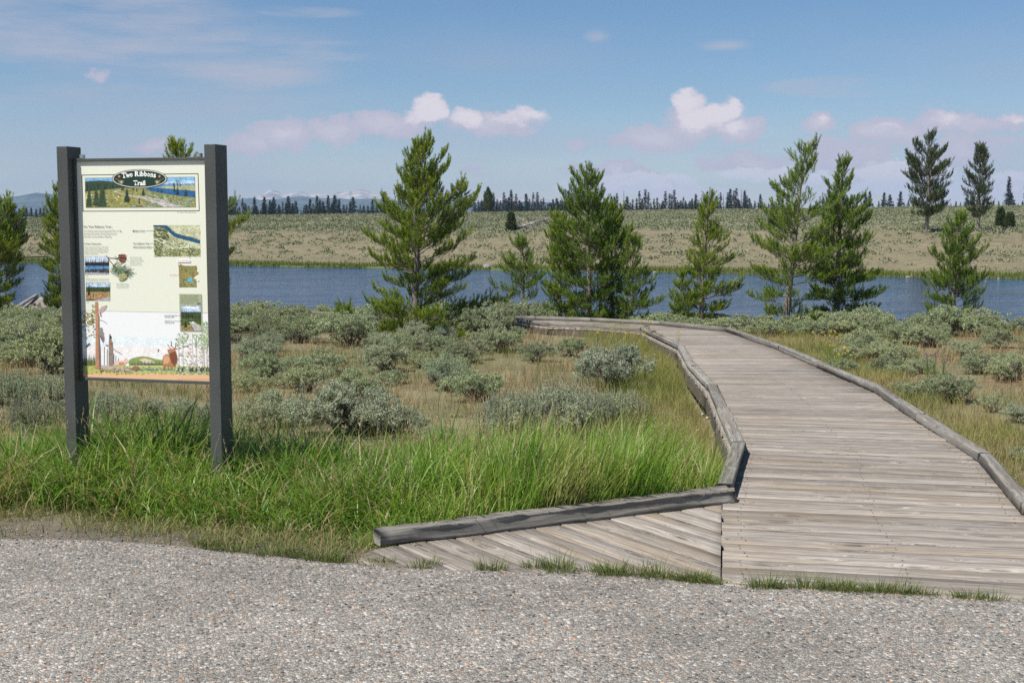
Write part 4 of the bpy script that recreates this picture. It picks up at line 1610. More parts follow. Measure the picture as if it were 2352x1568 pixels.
def blades(X, Y, Z, H, W, lean_dir, lean, r, levels=5):
    """curved grass blades: base points, heights, widths, lean azimuth and amount"""
    n = len(X)
    t = np.linspace(0, 1, levels)
    face = lean_dir + r.normal(0, 0.9, n) + math.pi / 2
    sx, sy = np.cos(face), np.sin(face)
    lx, ly = np.cos(lean_dir), np.sin(lean_dir)
    V = np.zeros((n, levels * 2 - 1, 3))
    for k in range(levels):
        tt = t[k]
        off = lean * H * tt ** 2.0
        drop = lean * lean * H * tt ** 3 * 0.45
        cx, cy, cz = X + lx * off, Y + ly * off, Z + H * tt - drop
        w = W * 0.5 * (1 - tt ** 1.6) * (0.75 + 0.6 * tt)
        if k < levels - 1:
            V[:, 2 * k] = np.stack([cx - sx * w, cy - sy * w, cz], 1)
            V[:, 2 * k + 1] = np.stack([cx + sx * w, cy + sy * w, cz], 1)
        else:
            V[:, 2 * k] = np.stack([cx, cy, cz], 1)
    T = []
    for k in range(levels - 2):
        T += [(2 * k, 2 * k + 1, 2 * k + 3), (2 * k, 2 * k + 3, 2 * k + 2)]
    T.append((2 * levels - 4, 2 * levels - 3, 2 * levels - 2))
    T = np.array(T)[None] + (np.arange(n) * (levels * 2 - 1))[:, None, None]
    return V.reshape(-1, 3), T.reshape(-1, 3), levels * 2 - 1


# ---- materials of plants
GREENS = [(0.0, (0.040, 0.110, 0.014)), (0.35, (0.115, 0.245, 0.028)), (0.62, (0.235, 0.375, 0.050)), (0.78, (0.29, 0.36, 0.085)), (0.88, (0.44, 0.38, 0.19)), (1.0, (0.50, 0.37, 0.23))]
M_GRASS = mat_leaf('green_grass', GREENS, 0.42, 0.42, 0.45)
M_BANK = mat_leaf('reeds', [(0.0, (0.07, 0.10, 0.025)), (0.5, (0.15, 0.19, 0.045)), (1.0, (0.27, 0.25, 0.10))], 0.6, 0.3, 0.2)
M_GOLD = mat_leaf('golden_grass', [(0.0, (0.10, 0.165, 0.03)), (0.4, (0.215, 0.26, 0.06)), (0.7, (0.36, 0.31, 0.12)), (1.0, (0.48, 0.35, 0.20))], 0.55, 0.35, 0.25)
M_EDGE = mat_leaf('edge_tuft_grass', [(0.0, (0.055, 0.105, 0.02)), (0.4, (0.12, 0.185, 0.04)), (0.65, (0.21, 0.22, 0.075)), (1.0, (0.40, 0.30, 0.18))], 0.55, 0.3, 0.25)
M_DRY = mat_leaf('dry_grass', [(0.0, (0.16, 0.19, 0.06)), (0.4, (0.26, 0.24, 0.10)), (0.7, (0.37, 0.28, 0.15)), (1.0, (0.46, 0.32, 0.20))], 0.6, 0.3, 0.2)
M_SAGE = mat_leaf('sage_leaves', [(0.0, (0.17, 0.205, 0.115)), (0.4, (0.285, 0.325, 0.195)), (0.75, (0.40, 0.445, 0.29)), (1.0, (0.50, 0.51, 0.33))], 0.65, 0.14, 0.25, [(0.0, (0.74, 0.74, 0.70)), (0.35, (0.92, 0.96, 0.84)), (0.6, (1.0, 1.0, 1.0)), (0.85, (1.12, 1.08, 0.92)), (1.0, (0.86, 0.90, 0.95))])
M_SAGE_FAR = mat_leaf('slope_sage', [(0.0, (0.150, 0.165, 0.095)), (0.5, (0.205, 0.222, 0.132)), (1.0, (0.265, 0.28, 0.172))], 0.7, 0.05, 0.15)
M_SAGE2 = mat_leaf('blue_grey_leaves', [(0.0, (0.18, 0.21, 0.145)), (0.5, (0.32, 0.365, 0.265)), (1.0, (0.48, 0.52, 0.395))], 0.65, 0.14, 0.25, [(0.0, (0.74, 0.74, 0.70)), (0.35, (0.92, 0.96, 0.84)), (0.6, (1.0, 1.0, 1.0)), (0.85, (1.12, 1.08, 0.92)), (1.0, (0.86, 0.90, 0.95))])
M_NEEDLE = mat_leaf('pine_needles', [(0.0, (0.055, 0.115, 0.018)), (0.4, (0.165, 0.262, 0.034)), (0.75, (0.325, 0.405, 0.056)), (1.0, (0.50, 0.46, 0.10))], 0.45, 0.38, 0.35, [(0.0, (0.82, 0.88, 0.95)), (0.5, (1.0, 1.0, 1.0)), (1.0, (1.12, 1.04, 0.85))])
M_NEEDLE_FAR = mat_leaf('far_needles', [(0.0, (0.038, 0.062, 0.022)), (0.5, (0.085, 0.122, 0.042)), (1.0, (0.17, 0.185, 0.075))], 0.6, 0.25, 0.25)
M_BARK = mat_bark('grey_bark', (0.085, 0.070, 0.055), (0.25, 0.215, 0.18))
M_SAGEWOOD = mat_bark('sage_stems', (0.040, 0.033, 0.027), (0.135, 0.115, 0.095))
M_DEAD = mat_bark('bleached_wood', (0.16, 0.145, 0.13), (0.38, 0.355, 0.325))


# ---- young lodgepole pine
def pine_meshes(H, prof, base, seed, k=1.0, dens=1.0, whorl=0.26, lean=(0, 0), gap=None, needle=None, open_=0.0):
    """prof: list of (height, left radius, right radius); k scales needle size; returns trunk, limbs and crown meshes"""
    r = np.random.default_rng(seed)
    hs = np.array([p[0] for p in prof])[::-1]
    rl = np.array([p[1] for p in prof])[::-1]
    rr = np.array([p[2] for p in prof])[::-1]
    n = 14
    tt = np.linspace(0, 1, n)
    wob = np.cumsum(r.normal(0, 0.010 * H / 3.5, (n, 2)), 0)
    tp = np.stack([lean[0] * tt ** 1.3 + wob[:, 0] * (1 - tt), lean[1] * tt + wob[:, 1] * (1 - tt), H * tt], 1)
    rad = 0.019 * H * (1 - tt) ** 0.85 + 0.006 * k
    tp[0, 2] = -0.25
    trunk = tubes([(tp, rad)], 9)
    limbs, foliage = [], []          # foliage: list of (point, direction, length)
    h = base
    while h < H * 0.985:
        wh = whorl * r.uniform(0.75, 1.2) * (1.0 if h < H * .8 else 0.75)
        frac = h / H
        nb = int(r.integers(6, 10)) if h < H * .85 else int(r.integers(4, 6))
        a0 = r.uniform(0, 6.28)
        L0, R0 = np.interp(h, hs, rl), np.interp(h, hs, rr)
        tx, ty = np.interp(h, tp[:, 2], tp[:, 0]), np.interp(h, tp[:, 2], tp[:, 1])
        for b in range(nb):
            if r.random() < open_:
                continue
            az = a0 + b * 6.283 / nb + r.uniform(-0.35, 0.35)
            cx = math.cos(az)
            Lb = (R0 * (cx + 1) / 2 + L0 * (1 - cx) / 2) * r.choice([r.uniform(0.45, 0.8), r.uniform(0.8, 1.15), r.uniform(.9, 1.15)])
            m = max(0.10 * k, (L0 + R0) / 2)
            Lb = max(Lb, 0.10 * k)
            rise0 = 0.35 + 0.75 * frac + r.uniform(-0.15, 0.15) - 0.35 * (1 - frac) ** 2
            rise1 = rise0 + 0.45
            q = np.linspace(0, 1, 7)
            ang = rise0 + (rise1 - rise0) * q ** 2 - 0.25 * (1 - frac) * np.sin(q * math.pi)
            step = Lb / 6
            px = np.concatenate([[0], np.cumsum(np.cos(ang[:-1]) * step)])
            pz = np.concatenate([[0], np.cumsum(np.sin(ang[:-1]) * step)])
            # horizontal reach keeps to the outline
            sc = Lb / max(px[-1], 0.3 * Lb)
            sc = min(sc, 1.5)
            bend = np.cumsum(r.normal(0, 0.06, 7)) * Lb * 0.3
            P = np.stack([tx + px * sc * math.cos(az) - bend * math.sin(az), ty + px * sc * math.sin(az) + bend * math.cos(az), h + pz * 0.9], 1)
            h0 = h + r.uniform(-0.45, 0.45) * whorl
            if h0 < base * 0.8 or h0 > H * 0.97:
                h0 = h
            Lb *= r.uniform(0.72, 1.08)
            P[:, 2] += h0 - h
            r0 = (0.0045 * k + 0.011 * Lb) * 0.7
            limbs.append((P, r0 * (1 - q) ** 0.8 + 0.0022 * k))
            bare = 0.25 if Lb > 0.35 * k else 0.0

            def shoot(p, d, L):
                foliage.append((p, d * L, r.uniform(0.55, 1.0)))
            dl = P[6] - P[5]
            dl = dl / np.linalg.norm(dl)
            shoot(P[5] + (P[6] - P[5]) * 0.6, (dl * 0.6 + np.array([0, 0, 0.5])) / 0.95, r.uniform(.12, .2) * k)
            nt = int(Lb / (0.027 * k)) + 3
            for j in range(nt):
                f = bare + (1 - bare) * (j + r.random()) / nt
                f = min(f, 0.99)
                ii = min(5, int(f * 6))
                p0 = P[ii] + (P[ii + 1] - P[ii]) * (f * 6 - ii)
                d0 = (P[ii + 1] - P[ii]) / np.linalg.norm(P[ii + 1] - P[ii])
                sd = 1 if j % 2 else -1
                out = np.array([-math.sin(az), math.cos(az), 0]) * sd
                tl = min(0.42 * k, (0.35 * (1 - f) * Lb + 0.05 * k)) * r.uniform(0.25, 1.35)
                dd = d0 * r.uniform(0.3, 0.9) + out * r.uniform(0.2, 1.0) + np.array([0, 0, r.uniform(-0.25, 0.45)])
                dd /= np.linalg.norm(dd)
                p1 = p0 + dd * tl
                limbs.append((np.array([p0, p1]), np.array([0.0035, 0.002]) * k))
                for q_ in range(1 if tl < 0.09 * k else 2 if tl < .2 * k else 4):
                    ps = p1 - (p1 - p0) * (q_ * 0.28)
                    up = d0 * r.uniform(0.0, 0.7) + out * r.uniform(-0.1, 0.45) + np.array([r.uniform(-.25, .25), r.uniform(-.25, .25), r.uniform(0.45, 1.0)])
                    up /= np.linalg.norm(up)
                    shoot(ps, up, r.choice([r.uniform(0.06, 0.13), r.uniform(.10, .21)]) * k)
        h += wh
    # leader shoots
    top = tp[-1]
    foliage.append((top - np.array([0, 0, 0.22 * k]), np.array([0, 0, 0.30 * k]), 1.0))
    for a in range(3):
        an = r.uniform(0, 6.28)
        foliage.append((top - np.array([0, 0, 0.15 * k]), np.array([math.cos(an) * .06, math.sin(an) * .06, 0.13]) * k, 1.0))
    limb = tubes(limbs, 4)
    P0 = np.array([f[0] for f in foliage])
    DD = np.array([f[1] for f in foliage])
    FR = np.array([f[2] for f in foliage])
    LL = np.linalg.norm(DD, axis=1)
    cnt = np.maximum(3, (LL / k * 335 * dens).astype(int))
    idx = np.repeat(np.arange(len(P0)), cnt)
    N = len(idx)
    t = r.random(N)
    P = P0[idx] + DD[idx] * t[:, None]
    ax = DD[idx] / LL[idx][:, None]
    out = norm(np.cross(ax, rnd_unit(r, N)))
    D = norm(ax * r.uniform(0.7, 1.2, N)[:, None] + out * r.uniform(0.45, 0.9, N)[:, None])
    L = (needle or 0.050) * k * r.uniform(0.75, 1.15, N)
    V, T = leaf_tris(P, D, L, 0.0060 * k * r.uniform(0.8, 1.2, N), r)
    sh = r.random(len(P0))
    tone = np.clip(0.34 + 0.22 * t + (sh[idx] - 0.5) * 0.55 + r.normal(0, 0.12, N), 0, 1)
    # a few rusty spots
    crown = (V, T, np.repeat(tone, 3))
    return trunk, limb, crown


def place_pine(name, label, cat, loc, meshes, mats, group=None):
    root = empty(name, loc, label, cat, group)
    (tv, tt), (lv, lt), (cv, ct, tone) = meshes
    link('trunk', tri_mesh('trunk', tv, tt, smooth=True), mats[0], root)
    link('limbs', tri_mesh('limbs', lv, lt), mats[0], root)
    link('crown', tri_mesh('crown', cv, ct, {'tone': tone}), mats[1], root)
    return root


def photo_pine(name, label, bx, Y, outline, seed, dens=1.0, base_py=None, group=None, whorl=0.26, k=1.0, open_=0.0, cat='pine tree', needle=None, lean=True):
    """outline: (py, left px, right px) from the top down; base column bx at distance Y"""
    s = Y / F
    x = (bx - 1176) * s
    g = float(ground_z(x, Y))
    topx = (outline[0][1] + outline[0][2]) / 2
    H = height_at(outline[0][0] + 19, Y) - g
    prof = []
    tb = (base_py or outline[-1][0]) + 26
    outline = outline + [(outline[-1][0] + 30, outline[-1][1] * .7 + bx * .3, outline[-1][2] * .7 + bx * .3)]
    for (py, l, rr) in outline:
        h = height_at(py, Y) - g
        f = max(0, h / H) ** 1.3
        cx = bx + (topx - bx) * f
        prof.append((h, max(0.03, (cx - l) * s), max(0.03, (rr - cx) * s)))
    base = max(0.12, height_at(tb, Y) - g)
    ms = pine_meshes(H, prof, base, seed, k, dens, whorl, ((topx - bx) * s, 0.0), open_=open_, needle=needle)
    return place_pine(name, label, cat, (x, Y, g), ms, (M_BARK, M_NEEDLE), group)


PINES = 'young pines along the boardwalk and river'
photo_pine('pine_tree', 'broad young pine with splayed low skirt, standing in the sagebrush before the boardwalk bend', 950, 23.6,
           [(322, 962, 972), (345, 936, 1002), (400, 926, 1042), (450, 908, 1036), (500, 888, 1075), (545, 868, 1085), (575, 822, 1100), (610, 850, 1085), (650, 862, 1078), (685, 872, 1050), (706, 850, 1080), (722, 832, 1165), (750, 845, 1140), (772, 880, 1110)],
           11, 1.15, 768, PINES, 0.23)
photo_pine('pine_tree', 'tallest pine of the clump just behind the boardwalk, with a thin pointed top', 1352, 27.6,
           [(388, 1345, 1353), (430, 1308, 1387), (470, 1295, 1392), (520, 1275, 1405), (600, 1268, 1425), (650, 1272, 1425), (700, 1272, 1405)], 12, 1.05, 715, PINES, 0.25)
photo_pine('pine_tree', 'dark dense pine touching the tallest pine of the clump on its river side', 1402, 28.6,
           [(466, 1398, 1408), (510, 1384, 1432), (560, 1376, 1452), (620, 1372, 1460), (700, 1372, 1450)], 13, 1.2, 712, PINES, 0.22)
photo_pine('pine_tree', 'slender pine at the right end of the clump behind the boardwalk', 1452, 27.4,
           [(530, 1448, 1458), (560, 1436, 1475), (600, 1430, 1482), (650, 1425, 1492), (690, 1420, 1512), (720, 1420, 1515)], 14, 1.0, 722, PINES, 0.25)
photo_pine('pine_tree', 'rounded pine leaning against the tallest pine of the clump on its left', 1288, 28.2,
           [(484, 1274, 1286), (540, 1258, 1312), (620, 1254, 1332), (700, 1250, 1340)], 15, 1.1, 715, PINES, 0.24)
photo_pine('pine_tree', 'open airy pine at the left end of the clump behind the boardwalk', 1203, 28.4,
           [(538, 1195, 1205), (565, 1175, 1220), (620, 1152, 1235), (670, 1135, 1252), (708, 1135, 1262)], 16, 0.85, 712, PINES, 0.26, open_=0.1)
photo_pine('pine_tree', 'narrow pine standing alone between the clump and the two tall overlapping pines', 1612, 27.0,
           [(445, 1620, 1630), (490, 1602, 1662), (530, 1597, 1660), (580, 1592, 1670), (620, 1587, 1678), (660, 1592, 1690), (690, 1585, 1702), (730, 1600, 1665)], 17, 1.0, 728, PINES, 0.25, open_=0.1)
photo_pine('pine_sapling', 'small pine growing at the foot of the narrow lone pine', 1568, 27.0,
           [(612, 1562, 1574), (660, 1548, 1590), (705, 1542, 1608)], 18, 1.0, 712, PINES, 0.22, cat='pine tree')
photo_pine('pine_tree', 'tall sparse pine with bare grey limbs, front one of the two overlapping pines', 1806, 25.6,
           [(320, 1838, 1850), (345, 1822, 1885), (375, 1806, 1895), (410, 1822, 1890), (450, 1790, 1905), (480, 1765, 1915), (520, 1745, 1925), (560, 1722, 1930), (620, 1735, 1925), (660, 1720, 1925), (700, 1735, 1915), (735, 1745, 1900)],
           19, 0.85, 735, PINES, 0.28, open_=0.28)
photo_pine('pine_tree', 'full bushy pine with a wide base, rear one of the two overlapping pines', 1922, 26.6,
           [(348, 1926, 1936), (400, 1908, 1945), (450, 1893, 1960), (520, 1880, 1990), (600, 1868, 2022), (660, 1860, 2022), (745, 1852, 2012)], 20, 1.1, 742, PINES, 0.24)
photo_pine('pine_tree', 'conical pine standing alone before the river, below the big far pine', 2192, 26.5,
           [(488, 2192, 2204), (530, 2172, 2224), (580, 2158, 2256), (620, 2145, 2262), (650, 2126, 2242), (682, 2124, 2266), (705, 2130, 2262), (745, 2138, 2238)], 21, 1.0, 742, PINES, 0.24)
photo_pine('pine_tree', 'dark dense pine cut off by the photo edge beside the distant planks', -8, 29.5,
           [(452, -4, 6), (480, -55, 38), (540, -80, 55), (580, -90, 72), (620, -90, 48), (680, -100, 34)], 22, 1.25, 690, PINES, 0.22)
photo_pine('pine_tree', 'pine half hidden behind the left post of the sign', 140, 30.0,
           [(425, 136, 146), (500, 104, 180), (560, 100, 190), (620, 103, 190), (690, 96, 200)], 23, 1.1, 692, PINES, 0.24)
photo_pine('pine_tree', 'pine hidden by the sign panel with only its tip and side twigs showing', 418, 22.0,
           [(316, 408, 414), (345, 403, 424), (400, 380, 455), (480, 335, 520), (560, 322, 552), (620, 320, 548), (690, 330, 520)], 24, 1.0, 690, PINES, 0.24)
photo_pine('pine_sapling', 'knee-high pine seedling in the sagebrush left of the broad pine', 790, 25.5,
           [(686, 787, 793), (712, 776, 804), (738, 774, 806)], 25, 1.0, 736, PINES, 0.14, cat='pine tree')


# ---- big pines and saplings on the far slope
def far_pine(label, px, top, base, halfw, seed, k, dens, shape='round', bare=0.3, group='pines standing on the far slope'):
    open_ = 0.0 if shape == 'cone' else 0.30
    k *= 1.0 if shape == 'cone' else 0.72
    dens *= 1.0 if shape == 'cone' else 0.8
    d = ray(px, base)
    x, y = hit(px, base)
    g = float(ground_z(x, y))
    s = y / F
    H = height_at(top, y) - g
    w = halfw * s
    if shape == 'round':
        q = np.random.default_rng(seed + 5).uniform(0.75, 1.2, 12)
        prof = [(H, w * .12, w * .12), (H * .9, w * .38 * q[0], w * .38 * q[1]), (H * .8, w * .5 * q[2], w * .55 * q[3]), (H * .65, w * .8 * q[4], w * .8 * q[5]), (H * .5, w * .95 * q[6], w * .9 * q[7]), (H * .3, w * .9 * q[8], w * q[9]), (H * bare, w * .6, w * .6)]
    else:
        prof = [(H, w * .05, w * .05), (H * .6, w * .55, w * .55), (H * .2, w, w), (H * .05, w * .9, w * .9)]
    ms = pine_meshes(H, prof, H * bare, seed, k, dens, 0.062 * H, (0, 0), open_=open_)
    return place_pine('pine_tree', label, 'pine tree', (x, y, g - 0.1), ms, (M_BARK, M_NEEDLE_FAR), group)


far_pine('big dark pine with a clear trunk on the far slope, above the conical lone pine', 2128, 308, 534, 60, 31, 4.2, 1.3, bare=0.16)
far_pine('tall narrower pine on the far slope, second of the two big ones', 2246, 334, 530, 36, 32, 3.8, 1.2, bare=0.18)
far_pine('round-topped dark pine on the far rise just right of the broad young pine', 1060, 418, 490, 25, 33, 3.6, 1.2, bare=0.15)
far_pine('slim dark pine with a bare foot on the far rise above the big boulder', 1121, 434, 492, 13, 34, 2.8, 1.2, bare=0.2)
far_pine('small dense green pine beside the fallen grey tree', 1174, 495, 532, 10, 35, 2.2, 1.6, 'cone', 0.04)
far_pine('small green pine behind the sparse tall pine on the far slope', 1776, 487, 524, 9, 36, 2.2, 1.3, 'cone', 0.04)
far_pine('small green pine left of its twin near the far fallen log', 2297, 486, 524, 7, 37, 2.2, 1.6, 'cone', 0.04)
far_pine('small green pine right of its twin near the far fallen log', 2319, 498, 524, 7, 38, 2.2, 1.6, 'cone', 0.04)
far_pine('dark pine with flat boughs on the far bank beside the cut-off pine', 32, 492, 592, 34, 39, 3.0, 1.2, bare=0.25)


# ---- treeline on the plateau
def ridge_conifer(H, w, seed, dead=0.0):
    r = np.random.default_rng(seed)
    n = 10
    tp = np.stack([np.cumsum(r.normal(0, .03, n)), np.cumsum(r.normal(0, .03, n)), np.linspace(-2, H, n)], 1)
    trunk = tubes([(tp, np.linspace(0.16, 0.04, n))], 5)
    P, D, L, W = [], [], [], []
    limbs = []
    for h in np.arange(H * 0.10, H, 0.34):
        f = h / H
        rad = w * 1.25 * (1 - f) ** 1.05 * (0.72 + 0.28 * math.sin(h * 2.1 + seed)) + 0.10
        for b in range(int(r.integers(4, 8))):
            az = r.uniform(0, 6.28)
            R_ = rad * r.uniform(0.55, 1.1)
            d = np.array([math.cos(az), math.sin(az), r.uniform(-0.25, 0.15)])
            e = np.array([0, 0, h]) + d * R_
            limbs.append((np.array([[0, 0, h], e]), np.array([0.03, 0.012])))
            if r.random() < dead:
                continue
            m = int(5 + R_ * 9)
            t = r.random(m) ** 0.7
            for q in t:
                P.append(np.array([0, 0, h]) + d * R_ * q + r.normal(0, 0.10, 3))
                dd = d + r.normal(0, 0.5, 3) + np.array([0, 0, 0.1])
                D.append(dd / np.linalg.norm(dd))
                L.append(r.uniform(0.30, 0.6))
                W.append(r.uniform(0.12, 0.24))
    if P:
        V, T = leaf_tris(np.array(P), np.array(D), np.array(L), np.array(W), r)
        tone = np.repeat(np.clip(r.normal(0.45, 0.2, len(P)), 0, 1), 3)
    else:
        V, T, tone = None, None, None
    return trunk, tubes(limbs, 3), (V, T, tone)


M_NEEDLE_RIDGE = mat_leaf('ridge_needles', [(0.0, (0.016, 0.028, 0.014)), (0.6, (0.038, 0.056, 0.026)), (1.0, (0.080, 0.085, 0.050))], 0.7, 0.1, 0.2)
M_NEEDLE_RUST = mat_leaf('fading_needles', [(0.0, (0.045, 0.030, 0.020)), (1.0, (0.13, 0.085, 0.06))], 0.7, 0.1, 0.2)
M_TRUNK_FAR = mat_bark('far_bark', (0.05, 0.042, 0.035), (0.12, 0.10, 0.085))


def make_ridge(seed, H, w, dead=0.0, rust=False):
    tr, lb, (V, T, tone) = ridge_conifer(H, w, seed, dead)
    root = bpy.data.objects.new('conifer' if dead < 0.9 else 'dead_tree', None)
    COL.objects.link(root)
    allv = cat_meshes([tr, lb])
    link('trunk', tri_mesh('trunk', *allv), M_TRUNK_FAR, root)
    if V is not None and len(V):
        link('crown', tri_mesh('crown', V, T, {'tone': tone}), M_NEEDLE_RUST if rust else M_NEEDLE_RIDGE, root)
    root['category'] = 'conifer' if dead < 0.9 else 'dead tree'
    return root


protos = {'full': [make_ridge(101, 12, 1.9), make_ridge(102, 12, 1.5), make_ridge(103, 12, 2.3), make_ridge(104, 12, 1.25)],
          'thin': [make_ridge(111, 12, 1.1, 0.45), make_ridge(112, 12, 1.2, 0.3, True), make_ridge(113, 12, 0.9, 0.5)],
          'snag': [make_ridge(121, 12, 0.5, 1.0), make_ridge(122, 12, 0.7, 1.0)],
          'short': [make_ridge(131, 12, 3.6), make_ridge(132, 12, 3.0)]}
used = set()


def ridge_tree(px, top, kind, label, group):
    r = random
    x_dir = (px - 1176) / F
    if label and label.startswith('@'):
        kd = {'full': 'dark conifer', 'thin': 'thin brownish conifer', 'snag': 'bare dead stem', 'short': 'bushy conifer'}[kind]
        hh = 'tall ' if top < 454 else 'low ' if top > 466 else 'medium '
        spots = [(145, 'left of the sign'), (560, 'beside the right sign post'), (600, 'left of the first pale peak'), (650, 'below the first pale peak'), (700, 'below the lower middle peak'), (760, 'below the saddle of the peaks'),
                 (820, 'below the second group of peaks'), (900, 'left of the broad pine'), (1120, 'right of the round-topped pine'), (1180, 'above the big boulder'), (1240, 'above the fallen grey tree'),
                 (1300, 'left of the clump'), (1350, 'behind the left half of the clump'), (1410, 'behind the right half of the clump'), (1470, 'right of the clump'), (1540, 'between the clump and narrow pine'), (1600, 'left of the narrow pine'),
                 (1660, 'right of the narrow pine'), (1730, 'in the thinning end of the treeline'), (1800, 'left of the sparse pine'), (2010, 'right of the overlapping pines'), (2100, 'left of the big far pine'), (2190, 'behind the big far pine'), (2290, 'behind the second far pine'), (2400, 'near the photo edge')]
        label = hh + kd + ' on the ridge ' + next(s for q, s in spots if px < q)
    # the ground there: plateau beyond the crest
    Y = r.uniform(430, 640) / (1 + abs(x_dir) * 0.3)
    x = x_dir * Y
    g = float(ground_z(x, Y))
    H = height_at(top, Y) - g
    if H < 1.5:
        H = 1.5
    p = r.choice(protos[kind])
    sc = H / 12.0
    sxy = 1.5 * sc ** 0.5 * (Y / 520) ** .5 if kind != 'short' else sc * 1.5
    if p.name not in used:
        used.add(p.name)
        p.location = (x, Y, g)
        p.rotation_euler = (0, 0, r.uniform(0, 6.28))
        p.scale = (sxy, sxy, sc)
        p['label'] = label
        p['group'] = group
        return p
    return dup(p, (x, Y, g), r.uniform(0, 6.28), (sxy, sxy, sc), label, group)


GR = 'conifers of the far treeline'
NAMED = [(532, 463, 'full', 'small ridge conifer next to the right sign post'), (566, 466, 'thin', 'brownish ridge conifer, second from the right sign post'),
         (610, 452, 'full', 'tall dark ridge conifer below the left slope of the pale peaks'), (628, 464, 'full', 'ridge conifer leaning on the tall dark one'),
         (644, 470, 'full', None), (660, 465, 'full', None), (675, 467, 'full', None), (744, 462, 'full', None), (768, 462, 'full', 'compact dark ridge conifer below the gap between the peaks'),
         (885, 440, 'full', 'largest ridge conifer, just left of the broad young pine'), (905, 462, 'full', None),
         (1688, 432, 'thin', 'tall thin dying conifer rising above the treeline left of the sparse pine'), (1743, 446, 'full', 'lone thin conifer on the crest left of the sparse pine'),
         (2026, 442, 'full', 'small dark conifer on the crest left of the big far pine'), (2048, 0, 'full', None),
         (2310, 406, 'full', 'tall conifer on the crest right of the two big far pines'), (2348, 418, 'thin', 'scraggly conifer at the right photo edge')]
for px, top, kind, lab in NAMED:
    if top:
        ridge_tree(px, top, kind, lab or '@', GR)
random.seed(21)
px = 528
while px < 905:                                   # sparse left stretch with peaks behind
    dense = 0.5 + 0.5 * (vnoise(px, 0, 40, 77) > 0.45)
    if random.random() < dense:
        k = random.choices(['full', 'thin', 'snag', 'full'], [4, 2, 1, 2])[0]
        ridge_tree(px, random.uniform(447, 477), k, '@', GR)
    if random.random() < .85:
        ridge_tree(px + 3, random.uniform(476, 483), 'short', '@', GR)
    px += random.uniform(4.5, 11)
px = 1090
while px < 1720:                                  # dense middle stretch
    k = random.choices(['full', 'thin', 'snag'], [5, 4, 1])[0]
    hgt = random.uniform(432, 468)
    ridge_tree(px, hgt, k, '@', GR)
    px += random.uniform(4.5, 9.5)
px = 1092
while px < 1790:                                  # low thicket along its foot
    ridge_tree(px, random.uniform(460, 473), 'short', '@', GR)
    px += random.uniform(6, 10)
px = 1965
while px < 2360:
    ridge_tree(px, random.uniform(458, 467), 'short', '@', GR)
    if random.random() < .3:
        ridge_tree(px + 4, random.uniform(438, 455), 'full', '@', GR)
    px += random.uniform(9, 15)
px = 50
while px < 140:
    ridge_tree(px, random.uniform(476, 484), 'full', '@', GR)
    px += random.uniform(7, 12)
for lst in protos.values():
    for p in lst:
        if p.name not in used:
            for c in list(p.children):
                bpy.data.objects.remove(c)
            bpy.data.objects.remove(p)


